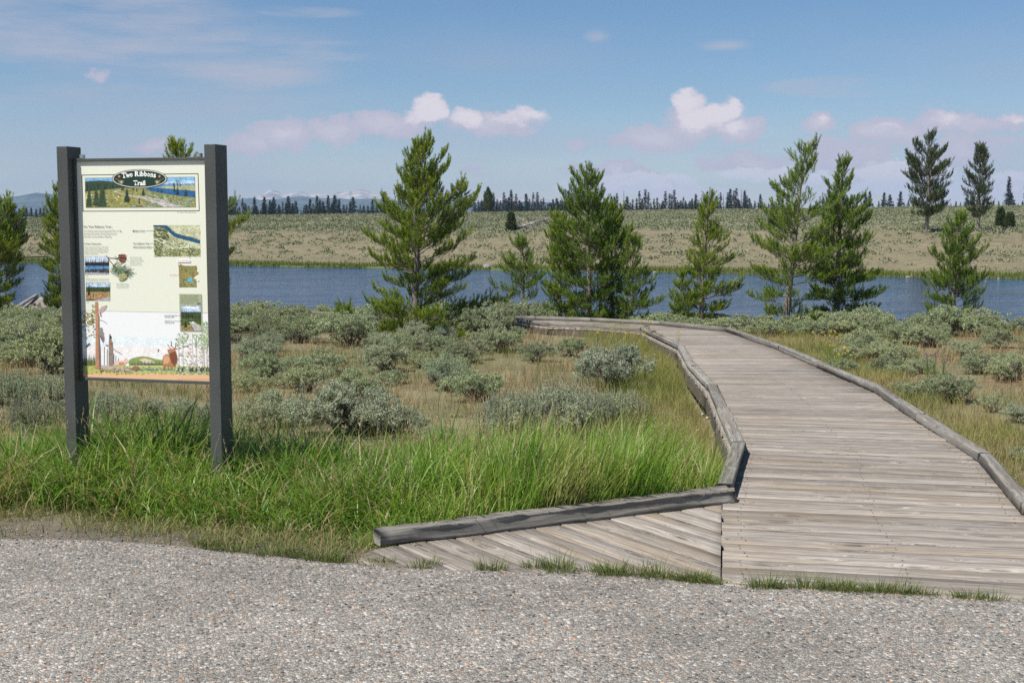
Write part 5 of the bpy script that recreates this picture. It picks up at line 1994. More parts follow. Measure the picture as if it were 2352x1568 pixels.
# ---- sagebrush
def sage_meshes(w, h, seed, n_clump=95, leaves=48, leaf=0.024, spikes=0, density=1.0):
    n_clump = int(n_clump * 2.6)
    leaves = int(leaves * 1.0)
    r = np.random.default_rng(seed)
    stems, tips = [], []
    nst = 9
    for i in range(nst):
        az = i * 6.283 / nst + r.uniform(-.4, .4)
        el = r.uniform(0.35, 1.25)
        d = np.array([math.cos(az) * math.cos(el), math.sin(az) * math.cos(el), math.sin(el)])
        L = 0.48 * (w / 2 * abs(math.cos(el)) + h * math.sin(el))
        q = np.linspace(0, 1, 5)[:, None]
        P = d * L * q + np.cumsum(r.normal(0, 0.02, (5, 3)), 0) * w
        P[:, 2] = np.maximum(P[:, 2], 0.01)
        P[0] = (0, 0, -0.08)
        stems.append((P, np.linspace(0.018, 0.007, 5) * max(w, .5)))
        tips.append(P)
    # the crown is a dozen or two separate puffs of shoots
    nl = int(13 + 7 * density)
    lobes = []
    while len(lobes) < nl:
        v = rnd_unit(r, 1)[0]
        if v[2] < 0.02:
            continue
        q = r.uniform(0.62, 0.92) if r.random() < .8 else r.uniform(0.2, 0.5)
        p = np.array([v[0] * w / 2 * q, v[1] * w / 2 * q, h * (0.30 + 0.58 * v[2] * (q + .1))])
        if all(np.linalg.norm((p - l[0]) / np.array([1, 1, .8])) > 0.085 * w for l in lobes) or r.random() < .02:
            lobes.append((p, r.uniform(0.10, 0.175) * w))
    C = []
    while len(C) < n_clump:
        lp, lr = lobes[int(r.integers(0, nl))]
        v = rnd_unit(r, 1)[0]
        if v[2] < -0.35:
            continue
        p = lp + v * lr * np.array([1, 1, .78]) * r.uniform(.75, 1.05)
        if p[2] > 0.04:
            C.append(tuple(p))
    C = np.array(C)
    for c in C[:: 4]:
        src = tips[int(r.integers(0, nst))]
        s = src[int(r.integers(2, 5))]
        m = (s + c) / 2 + r.normal(0, 0.02, 3)
        stems.append((np.array([s, m, c * 0.92]), np.array([0.005, 0.003, 0.0015])))
    idx = np.repeat(np.arange(len(C)), leaves)
    N = len(idx)
    cr = 0.040 * (w + h) * 0.5 * 1.25
    size = r.uniform(0.65, 1.35, len(C))[idx]
    dv = rnd_unit(r, N)
    dv[:, 2] = dv[:, 2] * 0.8 + 0.25
    dv = norm(dv)
    P = C[idx] + dv * (cr * size * r.uniform(0.15, 0.95, N))[:, None]
    P[:, 2] = np.maximum(P[:, 2], 0.015)
    D = norm(dv * 0.55 + rnd_unit(r, N) * 0.75 + np.array([0, 0, 0.3]))
    V, T = leaf_kites(P, D, leaf * 0.8 * r.uniform(0.7, 1.3, N), leaf * 0.44 * r.uniform(0.8, 1.2, N), r, dv)
    ct = r.normal(0, 0.13, len(C))[idx]
    tone = np.clip(0.50 + ct + r.normal(0, 0.15, N), 0, 1)
    tone = np.repeat(tone, 4)
    if spikes:
        a = r.uniform(0, 6.28, spikes)
        rr = np.sqrt(r.random(spikes)) * w * 0.48
        bx, by = np.cos(a) * rr, np.sin(a) * rr
        bz = h * np.sqrt(np.clip(1 - (rr / (w * .55)) ** 2, 0.05, 1)) * 0.75
        L = r.uniform(0.10, 0.26, spikes)
        lean = r.normal(0, 0.10, (spikes, 2))
        m = 42
        t = np.tile(np.linspace(0, 1, m), spikes)
        ii = np.repeat(np.arange(spikes), m)
        P = np.stack([bx[ii] + lean[ii, 0] * L[ii] * t, by[ii] + lean[ii, 1] * L[ii] * t, bz[ii] + L[ii] * t], 1)
        D = norm(rnd_unit(r, len(P)) * 0.55 + np.array([0, 0, 0.85]))
        V2, T2 = leaf_kites(P, D, 0.020 * r.uniform(0.7, 1.3, len(P)), np.full(len(P), 0.0055), r)
        T = np.concatenate([T, T2 + len(V)])
        V = np.concatenate([V, V2])
        tone = np.concatenate([tone, np.repeat(np.clip(0.62 + r.normal(0, .14, len(P)), 0, 1), 4)])
        for i in range(0, spikes, 2):
            stems.append((np.array([[bx[i], by[i], bz[i] * .5], [bx[i] + lean[i, 0] * L[i], by[i] + lean[i, 1] * L[i], bz[i] + L[i]]]), np.array([0.003, 0.0015])))
    return tubes(stems, 4), (V, T, tone)


def make_sage(w, h, seed, mat, **kw):
    (sv, st), (V, T, tone) = sage_meshes(w, h, seed, **kw)
    root = bpy.data.objects.new('sagebrush', None)
    COL.objects.link(root)
    root['category'] = 'sagebrush'
    link('stems', tri_mesh('stems', sv, st), M_SAGEWOOD, root)
    link('foliage', tri_mesh('foliage', V, T, {'tone': tone}), mat, root)
    return root


SP = {  # prototype bushes, one metre wide
    'round': [make_sage(1.0, 0.50, 201 + i, M_SAGE, n_clump=120, leaves=50) for i in range(5)],
    'grey': [make_sage(1.0, 0.62, 221 + i, M_SAGE2, n_clump=130, leaves=60, spikes=60) for i in range(2)],
    'spiky': [make_sage(1.0, 0.45, 231 + i, M_SAGE2, n_clump=90, leaves=45, spikes=240) for i in range(3)],
    'open': [make_sage(1.0, 0.55, 241 + i, M_SAGE, n_clump=48, leaves=46) for i in range(2)],
    'near': [make_sage(1.0, 0.46, 251 + i, M_SAGE2, n_clump=230, leaves=60, leaf=0.020, spikes=30) for i in range(2)],
    'far': [make_sage(1.0, 0.46, 261 + i, M_SAGE, n_clump=80, leaves=56, leaf=0.027) for i in range(5)],
}
s_used = set()


def place_sage(kind, x, y, w, hf, label, group, rot=None):
    p = random.choice(SP[kind])
    z = float(ground_z(x, y)) - 0.02
    rot = random.uniform(0, 6.28) if rot is None else rot
    if p.name not in s_used:
        s_used.add(p.name)
        p.location, p.rotation_euler, p.scale = (x, y, z), (0, 0, rot), (w, w, w * hf)
        p['label'] = label
        p['group'] = group
        return p
    return dup(p, (x, y, z), rot, (w, w, w * hf), label, group)


GS = 'sagebrush bushes on the flat before the river'
random.seed(5)
PLACED = []
SAGE = [  # px, base py, width px, kind, height factor, label
    (1410, 905, 172, 'grey', 1.05, 'largest rounded blue-grey sagebrush, standing alone inside the bend of the boardwalk'),
    (1318, 822, 84, 'round', 1.15, 'small round sagebrush between the largest one and the boardwalk bend'),
    (1232, 834, 100, 'round', .95, 'low sagebrush touching the small round one near the boardwalk bend'),
    (1158, 812, 116, 'round', 1.1, 'plump sagebrush right below the tall broad pine skirt'),
    (1195, 766, 140, 'round', 1.1, 'pale sagebrush hiding the near end of the far boardwalk stretch'),
    (1128, 778, 120, 'round', 1.35, 'tall pale sagebrush beside the pine skirt in front of the far boardwalk stretch'),
    (1070, 780, 110, 'round', 1.3, 'tall sagebrush under the right tip of the pine skirt'),
    (1240, 762, 90, 'round', 1.2, 'pale sagebrush against the far rail where the boardwalk disappears'),
    (1095, 925, 168, 'round', .85, 'sagebrush with reddish stalks above the tall green grass'),
    (1012, 880, 130, 'round', 1.0, 'sagebrush behind the one with reddish stalks'),
    (1060, 836, 130, 'round', .8, 'wide sagebrush in the row behind, left of the bend'),
    (985, 822, 130, 'round', .9, 'sagebrush directly below the trunk of the broad pine'),
    (928, 838, 74, 'open', 1.1, 'tiny tree-shaped sagebrush with a bare dark stem'),
    (850, 842, 96, 'open', 1.0, 'twiggy grey half-bare sagebrush beside the tree-shaped one'),
    (742, 868, 140, 'round', .8, 'wide flat sagebrush in the middle of the dry patch'),
    (655, 850, 90, 'round', .7, 'low yellowish sagebrush touching the wide flat one'),
    (700, 905, 124, 'round', 1.05, 'dark-hollowed sagebrush below the wide flat one'),
    (830, 915, 150, 'round', .9, 'sagebrush next to the open gravelly patch'),
    (780, 1010, 270, 'near', .98, 'big tangled sagebrush with a black hollow behind the green grass'),
    (625, 985, 180, 'near', .98, 'blue-grey sagebrush just right of the sign, behind the grass'),
    (905, 1000, 150, 'near', .9, 'low end of the tangled sagebrush behind the green grass'),
    (1290, 1010, 200, 'spiky', 1.2, 'spiky pale sagebrush in front of the largest rounded one'),
    (1175, 1005, 160, 'spiky', 1.15, 'spiky sagebrush in the middle behind the green grass'),
    (1430, 980, 140, 'spiky', 1.05, 'spiky sagebrush below the largest rounded one, toward the rail'),
    (1360, 985, 130, 'spiky', 1.1, 'spiky brownish sagebrush between its two paler neighbours'),
    (1000, 1015, 110, 'spiky', .6, 'thin spiky sagebrush where the grass meets the gravelly patch'),
    (588, 868, 100, 'round', 1.1, 'sagebrush cut by the right edge of the sign post, lower one'),
    (596, 826, 90, 'round', 1.1, 'sagebrush cut by the right edge of the sign post, middle one'),
    (600, 770, 96, 'open', 1.1, 'dark-stemmed sagebrush near the right sign post, upper one'),
    (682, 792, 130, 'round', .9, 'sagebrush with a dark hollow beside the dark-stemmed one'),
    (800, 800, 160, 'round', 1.0, 'broad mound of sagebrush left of the pine skirt'),
    (870, 812, 110, 'round', .9, 'sagebrush at the left foot of the pine skirt'),
    (35, 760, 110, 'round', 1.1, 'yellow-green sagebrush at the left photo edge below the distant planks'),
    (110, 745, 110, 'round', 1.0, 'sagebrush just below the distant planks'),
    (75, 800, 130, 'round', 1.0, 'sagebrush in the middle of the left patch beside the sign'),
    (128, 790, 70, 'open', 1.0, 'small stemmed sagebrush touching the left post'),
    (25, 835, 110, 'round', 1.0, 'sagebrush at the left photo edge above the spiky thicket'),
    (105, 845, 130, 'round', 1.05, 'dark-bellied sagebrush left of the sign above the spiky thicket'),
    (20, 960, 150, 'spiky', 1.3, 'tall spiky thicket of grey sagebrush at the left photo edge'),
    (95, 965, 150, 'spiky', 1.25, 'tall spiky grey sagebrush beside the left post'),
    (60, 1000, 140, 'spiky', 1.1, 'nearest spiky grey sagebrush, rising from the grass at left'),
    (240, 985, 150, 'spiky', 1.0, 'spiky sagebrush seen through the gap under the panel, left one'),
    (360, 975, 150, 'near', .8, 'sagebrush seen through the gap under the panel, middle one'),
    (450, 985, 130, 'near', .9, 'sagebrush seen through the gap under the panel, right one'),
    (2062, 838, 110, 'round', .95, 'sagebrush beside the yellow flowers right of the boardwalk'),
    (1985, 810, 110, 'round', .9, 'sagebrush behind the yellow flowers'),
    (2150, 800, 120, 'round', .9, 'sagebrush below the conical lone pine'),
    (2285, 862, 140, 'round', .75, 'wide low sagebrush near the right photo edge'),
    (2098, 918, 90, 'round', 1.0, 'small sagebrush close to the right rail'),
    (2200, 930, 140, 'round', 1.0, 'rounded sagebrush below the purple flowers'),
    (2285, 950, 88, 'open', 1.1, 'dark-stemmed sagebrush below the wide low one'),
    (2348, 975, 80, 'grey', 1.0, 'blue-grey sagebrush at the right photo edge'),
    (2345, 1060, 70, 'grey', .8, 'little grey sagebrush at the right photo edge below the others'),
    (2010, 850, 40, 'round', 1.0, 'little tuft of sagebrush left of the one beside the flowers'),
    (2350, 845, 90, 'round', .9, 'sagebrush cut by the right photo edge above the blue-grey one'),
    (1045, 960, 34, 'round', .8, 'tiny sagebrush on the gravelly patch'),
    (1480, 1010, 36, 'round', .9, 'tiny pale sagebrush between grass and rail'),
]
for px_, py_, wd, kind, hf, lab in SAGE:
    x, y = hit(px_, py_)
    w = wd * 1.06 * y / F
    if kind in ('near',):
        w *= 0.95
    y += w * 0.3
    PLACED.append((x, y, w))
    place_sage(kind, x, y, w, hf, lab, GS)

random.seed(77)


def zone(px_, py_, w, kind):
    look = {'round': 'rounded', 'far': 'shaggy', 'open': 'thin', 'grey': 'blue-grey', 'spiky': 'spiky'}[kind]
    size = 'large' if w > 1.3 else 'middling' if w > .95 else 'small'
    if px_ < 150:
        col = 'at the photo edge' if px_ < 50 else 'midway to the sign' if px_ < 100 else 'beside the left post'
        row = 'just below the distant planks' if py_ < 735 else 'in the upper patch' if py_ < 780 else 'in the lower patch'
        return f'{size} {look} sagebrush {col}, {row}'
    if px_ < 1500 and py_ > 766:
        return f'{size} {look} sagebrush filling a gap ' + ('right of the sign' if px_ < 740 else 'left of the pine skirt' if px_ < 900 else 'below the pine skirt' if px_ < 1080 else 'left of the bend')
    if px_ < 1135:
        col = 'right of the sign post' if px_ < 630 else 'between sign and pine seedling' if px_ < 740 else 'around the pine seedling' if px_ < 830 else 'under the broad pine' if px_ < 990 else 'right of the broad pine'
        row = 'waterside row' if py_ < 705 else 'middle row' if py_ < 735 else 'lower row'
        return f'{size} {look} sagebrush in the {row} {col}'
    if px_ < 1510 and py_ < 725:
        return f'low {look} sagebrush at the foot of the pine clump ' + ('under its open airy pine' if px_ < 1250 else 'under its tallest pine' if px_ < 1400 else 'under its slender pine')
    col = 'behind the boardwalk bend' if px_ < 1700 else 'under the two overlapping pines' if px_ < 2010 else 'left of the lone conical pine' if px_ < 2150 else 'under the conical pine' if px_ < 2240 else 'between the conical pine and photo edge'
    row = 'waterside row' if py_ < 748 else 'second row' if py_ < 776 else 'lowest row'
    return f'{size} {look} sagebrush in the {row} {col}'


def scatter(n, pxr, pyr, wr, kinds, label, sep=0.55, hfr=(0.8, 1.15), cond=None):
    c = 0
    for _ in range(n * 12):
        if c >= n:
            break
        px_, py_ = random.uniform(*pxr), random.uniform(*pyr)
        x, y = hit_flat(px_, py_)
        if cond and not cond(x, y):
            continue
        if on_deck(x, y, 0.35):
            continue
        if y > near_bank(x) - 0.2:
            continue
        w = random.uniform(*wr)
        if any((x - a) ** 2 + (y - b) ** 2 < ((w + ww) * 0.5 * sep) ** 2 for a, b, ww in PLACED):
            continue
        PLACED.append((x, y, w))
        kd = random.choice(kinds)
        place_sage(kd, x, y, w, random.uniform(*hfr), zone(px_, py_, w, kd), GS)
        c += 1
    return c


def hit_flat(px_, py_):
    d = ray(px_, py_)
    x = y = 0
    z = -0.7
    for _ in range(4):
        t = (z - EYE) / d[2]
        x, y = d[0] * t, d[1] * t
        z = float(ground_z(x, y)) if y < near_bank(x) else -0.95
    return x, y


DPOLY = [tuple(p) for p in Lp] + [tuple(p) for p in Rp[::-1]]


def on_deck(x, y, m=0.0):
    """inside the boardwalk outline grown by m"""
    inside = False
    n = len(DPOLY)
    md = 1e9
    for i in range(n):
        x0, y0 = DPOLY[i]
        x1, y1 = DPOLY[(i + 1) % n]
        if (y0 > y) != (y1 > y) and x < (x1 - x0) * (y - y0) / (y1 - y0) + x0:
            inside = not inside
        dx, dy = x1 - x0, y1 - y0
        t = max(0, min(1, ((x - x0) * dx + (y - y0) * dy) / (dx * dx + dy * dy)))
        md = min(md, math.hypot(x - x0 - t * dx, y - y0 - t * dy))
    return inside or md < m


LB = 'grey-green sagebrush in the close-grown belt along the water, between the sign and the broad pine'
scatter(120, (535, 1130), (682, 765), (0.7, 1.5), ['far', 'far', 'round'], LB, 0.45, (0.6, 0.95))
scatter(44, (1480, 2370), (722, 775), (0.6, 1.25), ['far', 'round'], 'grey-green sagebrush in the close-grown belt along the water right of the boardwalk', 0.45, (0.6, 0.95), cond=lambda x, y: y > 17)
scatter(15, (1900, 2380), (782, 880), (0.4, 0.85), ['round', 'far'], 'grey-green sagebrush on the slope between the water belt and the dry grass right of the boardwalk', 0.5)
scatter(30, (-20, 145), (690, 860), (0.6, 1.1), ['round', 'far'], 'grey-green sagebrush in the patch left of the sign', 0.5)
scatter(12, (1120, 1500), (704, 722), (0.6, 1.0), ['far'], 'low sagebrush at the foot of the pine clump', 0.4, (0.6, 0.9))
scatter(22, (560, 1250), (765, 900), (0.4, 0.8), ['round', 'round', 'open', 'grey'], 'small sagebrush filling gaps between the larger bushes left of the bend', 0.6)
for lst in SP.values():
    for p in lst:
        if p.name not in s_used:
            for c in list(p.children):
                bpy.data.objects.remove(c)
            bpy.data.objects.remove(p)


# ---- grass
def stuff(name, V, T, attrs, mat, label, cat=None):
    o = link(name, tri_mesh(name, V, T, attrs), mat)
    return tag(o, label, cat, None, 'stuff')


def sample(n, x0, x1, y0, y1, wfn, r):
    """random points with density weight wfn(x, y) in 0..1"""
    xs, ys, m = [], [], 0
    while m < n:
        x, y = r.uniform(x0, x1, n * 2), r.uniform(y0, y1, n * 2)
        k = r.random(n * 2) < wfn(x, y)
        xs.append(x[k]); ys.append(y[k]); m += k.sum()
    return np.concatenate(xs)[:n], np.concatenate(ys)[:n]


lx = np.array([p[0] for p in Lp[1:8]]); lyy = np.array([p[1] for p in Lp[1:8]])
rx = np.array([p[0] for p in Rp[:8]]); ryy = np.array([p[1] for p in Rp[:8]])
LOG0, LOG1 = np.array(flat_pt(866, 1250)), np.array([1.215, 7.235])


def left_of_deck(x, y):
    lim = np.interp(y, lyy, lx) - 0.09
    return (x < lim) | (y < LOG1[1] - 0.01)


def behind_log(x, y):
    t = (x - LOG0[0]) / (LOG1[0] - LOG0[0])
    line = LOG0[1] + t * (LOG1[1] - LOG0[1]) + 0.07
    return np.where(x > LOG0[0] - 0.03, y > line, True)


def build_grass():
    r = np.random.default_rng(3)
    # tall lush band
    def wt(x, y):
        e = asphalt_edge(x)
        top = np.interp(x, [-4, -3.0, -2.3, -1.6, -.9, -.2, .4, 1.3], [8.6, 8.7, 8.9, 8.7, 8.5, 8.5, 8.5, 8.5])
        bot = np.interp(x, [-4, -3.2, -2.4, -1.9, -1.4, -1.0, -.6, 1.3], [.72, .66, .62, .45, .42, .40, .16, .12]) + e
        w = sstep(y, bot, bot + 0.35) * (1 - sstep(y, top - 0.3, top + .25))
        w = w * (0.18 + 0.82 * sstep(vnoise(x, y, 0.30, 81, 3), 0.36, 0.58))
        w = w * left_of_deck(x, y) * behind_log(x, y)
        return np.where(x > 1.3, 0, w)
    x, y = sample(46000, -4.3, 1.35, 6.1, 9.2, wt, r)
    e = asphalt_edge(x)
    d = y - e
    cl = vnoise(x, y, 0.42, 91, 2)
    hmax = np.interp(x, [-4, -3, -2.4, -1.9, -1.2, -.7, 0, .8, 1.2], [.30, .33, .44, .44, .36, .36, .44, .42, .34])
    H = hmax * (0.32 + 0.68 * sstep(d, 0.25, 1.25)) * r.uniform(0.5, 1.25, len(x)) * (0.5 + 1.0 * cl)
    right = sstep(x, -0.9, 0.1)
    lean = (0.78 - 0.42 * right) * r.uniform(0.3, 1.6, len(x))
    ld = r.uniform(-math.pi, math.pi, len(x)) * (1 - 0.45 * right) + right * 0.35
    W = r.uniform(0.0045, 0.0115, len(x)) * (1 - .15 * right)
    coarse = r.random(len(x)) < 0.13
    W = np.where(coarse, W * 1.7, W)
    H = np.where(coarse, H * 1.18, H)
    V, T, m = blades(x, y, ground_z(x, y) - 0.01, H, W, ld, lean, r)
    cl2 = vnoise(x, y, 0.25, 92, 2)
    tone = 0.44 + 0.18 * right + 0.55 * (cl2 - .5) + r.normal(0, 0.13, len(x))
    dead = r.random(len(x)) < (0.08 + 0.25 * (1 - right) * (d < 1.1) * (cl2 < .55) + .3 * (x < -2.7) * (d < 1.2))
    tone = np.where(dead, r.uniform(0.84, 1.0, len(x)), np.clip(tone, 0, 0.84))
    stuff('tall_grass', V, T, {'tone': np.repeat(tone, m)}, M_GRASS, 'lush bright green grass growing round the sign posts and behind the log', 'grass')
    # thatch: short and lying dry stems under it and at the path edge
    def wt2(x, y):
        e = asphalt_edge(x)
        w = sstep(y, e - 0.02, e + 0.1) * (1 - sstep(y, e + 1.1, e + 2.4))
        w = w * (0.12 + 0.88 * sstep(vnoise(x, y, 0.28, 85, 3) + 0.12 * sstep(x, -2.2, -1.6) , 0.42, 0.62))
        bare = (x < -1.9) & (y < e + 0.62)
        w = np.where(bare, w * 0.45, w)
        return w * left_of_deck(x, y) * behind_log(x, y) * (x < 1.3)
    x, y = sample(24000, -4.3, 1.3, 5.6, 8.6, wt2, r)
    H = r.uniform(0.03, 0.14, len(x))
    V, T, m = blades(x, y, ground_z(x, y) - 0.005, H, r.uniform(0.0025, 0.005, len(x)), r.uniform(-3.14, 3.14, len(x)), r.uniform(0.3, 2.0, len(x)), r, 4)
    tone = np.where(r.random(len(x)) < 0.52, r.uniform(0.72, 1.0, len(x)), np.clip(r.normal(0.38, 0.16, len(x)), 0, .8))
    stuff('verge_grass', V, T, {'tone': np.repeat(tone, m)}, M_EDGE, 'short half-dry grass and litter between the path and the tall grass', 'grass')
    # tufts in the joint between path and planks
    cx = []
    for a, b, n_ in ((-4.2, -2.75, 8), (-1.5, -0.72, 16), (-0.66, -0.58, 2), (-.46, -.3, 3), (-.12, 0.0, 2), (0.06, .13, 2), (.20, .36, 4), (.42, .62, 8), (.62, .92, 16), (1.0, 1.22, 6), (1.25, 1.75, 17), (1.78, 1.95, 4), (2.0, 2.3, 4)):
        for _ in range(n_):
            cx.append(r.uniform(a, b))
    cx = np.array(cx)
    idx = np.repeat(np.arange(len(cx)), 85)
    ang = r.uniform(0, 6.283, len(idx))
    rad = np.sqrt(r.random(len(idx))) * 0.05
    off = r.uniform(-0.03, 0.05, len(cx))
    x = cx[idx] + np.cos(ang) * rad * 1.5
    y = asphalt_edge(cx)[idx] + off[idx] + np.sin(ang) * rad * 0.6 + 0.01
    H = r.uniform(0.015, 0.065, len(x)) * (r.uniform(0.3, 1.5, len(cx))[idx] ** 1.3)
    stalk = r.random(len(x)) < 0.012
    H = np.where(stalk, r.uniform(0.10, 0.19, len(x)), H)
    V, T, m = blades(x, y, np.full(len(x), 0.003), H, np.where(stalk, 0.002, r.uniform(0.002, 0.0042, len(x))), ang, r.uniform(0.2, 1.3, len(x)), r, 4)
    tone = np.clip(r.normal(0.36, 0.13, len(x)) + r.normal(0, .06, len(cx))[idx], 0, 0.85)
    tone = np.where(stalk | (r.random(len(x)) < 0.16), r.uniform(0.8, 1.0, len(x)), tone)
    stuff('edge_grass', V, T, {'tone': np.repeat(tone, m)}, M_EDGE, 'low tufts of grass in the joint between the path and the planks', 'grass')
    # seed heads on thin stalks above the lush grass
    x, y = sample(900, -4.2, 1.2, 6.6, 8.9, lambda a, b: wt(a, b) ** 2, r)
    e = asphalt_edge(x)
    Hs = r.uniform(0.34, 0.62, len(x)) * (0.6 + .4 * sstep(y - e, .4, 1.2))
    ld, ln = r.uniform(-3.14, 3.14, len(x)), r.uniform(0.05, 0.35, len(x))
    V, T, m = blades(x, y, ground_z(x, y), Hs, np.full(len(x), 0.0026), ld, ln, r)
    tone = np.repeat(np.where(r.random(len(x)) < .6, r.uniform(0.55, .8, len(x)), r.uniform(0.86, 1, len(x))), m)
    k = 12
    ii = np.repeat(np.arange(len(x)), k)
    t = 1 - np.tile(np.linspace(0, 0.16, k), len(x))
    P = np.stack([x[ii] + np.cos(ld[ii]) * ln[ii] * Hs[ii] * t ** 2, y[ii] + np.sin(ld[ii]) * ln[ii] * Hs[ii] * t ** 2, ground_z(x, y)[ii] + Hs[ii] * t - ln[ii] ** 2 * Hs[ii] * t ** 3 * .45], 1)
    D = norm(rnd_unit(r, len(P)) * 0.5 + np.stack([np.cos(ld[ii]) * .4, np.sin(ld[ii]) * .4, np.full(len(P), 0.7)], 1))
    V2, T2 = leaf_tris(P, D, r.uniform(0.012, 0.024, len(P)), np.full(len(P), 0.004), r)
    stuff('seed_heads', np.concatenate([V, V2]), np.concatenate([T, T2 + len(V)]), {'tone': np.concatenate([tone, np.full(len(V2), 0.93)])}, M_GRASS, 'thin seeding grass stalks nodding above the lush grass', 'grass')

    # dry bunch grass over the flat
    def wt3(x, y):
        w = sstep(y, 8.0, 9.2) * (1 - sstep(y, near_bank(x) - 2.5, near_bank(x)))
        w = w * (0.10 + 0.90 * sstep(vnoise(x, y, 0.8, 95, 3), 0.40, 0.62)) * (1.25 - y / 40)
        return w * (np.abs(x) < 0.43 * y + 0.6)
    x, y = sample(70000, -14, 14, 8.0, 33, wt3, r)
    inx = np.interp(y, lyy, lx) - 0.12
    rxx = np.interp(y, ryy, rx) + 0.10
    keep = (x < inx) | (x > rxx)
    far = y > 21.5
    keep = np.where(far, (y > 28.5) | (np.abs(x) > 100) | (x > 3.6) | ((x < 1.2) & (y < 23.3)), keep)
    x, y = x[keep], y[keep]
    H = r.uniform(0.07, 0.22, len(x)) * (0.8 + 0.6 * vnoise(x, y, 1.2, 97, 2))
    # thick golden strip along the left rail
    V, T, m = blades(x, y, ground_z(x, y) - 0.005, H, r.uniform(0.0028, 0.0055, len(x)) * (0.8 + y / 22), r.uniform(-3.14, 3.14, len(x)), r.uniform(0.1, 0.9, len(x)), r, 4)
    tone = np.clip(0.48 + (vnoise(x, y, 1.4, 99, 3) - .5) * 1.5 + r.normal(0, 0.16, len(x)), 0, 1)
    stuff('dry_grass', V, T, {'tone': np.repeat(tone, m)}, M_DRY, 'thin tan and olive bunch grass between the sagebrush bushes', 'grass')

    def wt4(x, y):
        lim = np.interp(y, lyy, lx)
        dl = lim - x
        w1 = (dl > 0.08) & (dl < 1.0) & (y > 7.4)
        rr_ = np.interp(y, ryy, rx)
        w2 = (x - rr_ > 0.07) & (x - rr_ < 0.7 + 0.04 * y)
        return (w1 * (1.0 - dl * 0.75).clip(0, 1) + w2 * 0.62) * (0.35 + .65 * sstep(vnoise(x, y, 0.5, 75, 3), .35, .6))
    x, y = sample(34000, 0.4, 5.5, 5.4, 24.5, wt4, r)
    rightside = x > np.interp(y, lyy, lx) + .3
    Hm = np.where(rightside, 0.16, 0.27)
    H = Hm * r.uniform(0.5, 1.25, len(x))
    V, T, m = blades(x, y, ground_z(x, y) - 0.01, H, r.uniform(0.0028, 0.005, len(x)), r.uniform(-3.14, 3.14, len(x)), r.uniform(0.1, 0.8, len(x)), r, 4)
    g = vnoise(x, y, 0.9, 73, 3)
    near = 1 - sstep(y, 7.5, 9.5)
    tone = np.clip(np.where(rightside, 0.62, 0.52) + (g - .5) * 0.9 - 0.25 * near + r.normal(0, 0.10, len(x)), 0, 1)
    stuff('rail_grass', V, T, {'tone': np.repeat(tone, m)}, M_GOLD, 'yellow-green and golden grass along both sides of the boardwalk', 'grass')
    # reeds at the water's far edge
    x = r.uniform(-48, 42, 26000)
    s = np.abs(r.normal(0, 2.2, len(x))) + 0.4
    y = far_shore(x) + s
    g = vnoise(x, y, 3.0, 71, 3)
    keep = g > 0.34
    x, y, g = x[keep], y[keep], g[keep]
    H = r.uniform(0.10, 0.30, len(x)) * (0.6 + g)
    V, T, m = blades(x, y, ground_z(x, y), H, r.uniform(0.03, 0.06, len(x)), r.uniform(-3.14, 3.14, len(x)), r.uniform(0, 0.5, len(x)), r, 3)
    tone = np.clip(0.52 + (g - .5) * 0.8 + r.normal(0, 0.1, len(x)), 0, 1)
    stuff('bank_grass', V, T, {'tone': np.repeat(tone, m)}, M_BANK, 'green strip of grass and reeds along the far water edge', 'grass')
    # sagebrush cover of the far slope
    def wt5(x, y):
        s = y - far_shore(x)
        w = 0.45 * sstep(s, 6, 14) + 0.9 * sstep(s + (vnoise(x, y, 12, 55, 3) - .5) * 30, 34, 60) - 0.25 * sstep(s, 88, 105)
        return (w * (0.25 + .75 * sstep(vnoise(x, y, 6.0, 57, 3), .35, .6)) * (s > 6) * (s < 150) * (np.abs(x) < 0.42 * y)).clip(0, 1)
    x, y = sample(30000, -110, 110, 75, 290, wt5, r)
    s = y - far_shore(x)
    w = r.uniform(0.25, 0.85, len(x))
    n_l = 18
    ii = np.repeat(np.arange(len(x)), n_l)
    dv = rnd_unit(r, len(ii))
    dv[:, 2] = np.abs(dv[:, 2])
    P = np.stack([x[ii], y[ii], ground_z(x, y)[ii]], 1) + dv * np.stack([w[ii] * .6, w[ii] * .6, w[ii] * .22], 1) * (r.random(len(ii)) ** .4)[:, None]
    D = norm(dv + rnd_unit(r, len(ii)) * .7)
    V, T = leaf_kites(P, D, 0.24 * w[ii] * r.uniform(.7, 1.3, len(ii)), 0.16 * w[ii], r, dv)
    tone = np.clip(0.45 + r.normal(0, .12, len(x))[ii] + r.normal(0, .12, len(ii)), 0, 1)
    stuff('far_sagebrush', V, T, {'tone': np.repeat(tone, 4)}, M_SAGE_FAR, 'uncounted low sagebrush dotting the slope across the river', 'sagebrush')
    # loose stones at the path edge
    n = 900
    x = r.uniform(-4.2, 2.3, n)
    left = r.random(n) < 0.6
    x = np.where(left, r.uniform(-4.2, -1.0, n), x)
    y = asphalt_edge(x) + np.where(left, np.abs(r.normal(0, 0.28, n)), np.abs(r.normal(0, 0.05, n)))
    keep = behind_log(x, y) | (y < asphalt_edge(x) + 0.1)
    x, y = x[keep], y[keep]
    x2 = r.uniform(-3.2, 2.4, 420)
    y2 = asphalt_edge(x2) - np.abs(r.exponential(0.35, 420)) - 0.02
    x, y = np.concatenate([x, x2]), np.concatenate([y, y2])
    n = len(x)
    sz = r.uniform(0.003, 0.009, n)
    z = np.maximum(ground_z(x, y), np.where(y < asphalt_edge(x), 0.006, -9)) + sz * 0.3
    ic = np.array([(1, 0, 0), (-1, 0, 0), (0, 1, 0), (0, -1, 0), (0, 0, 1), (0, 0, -1)], float)
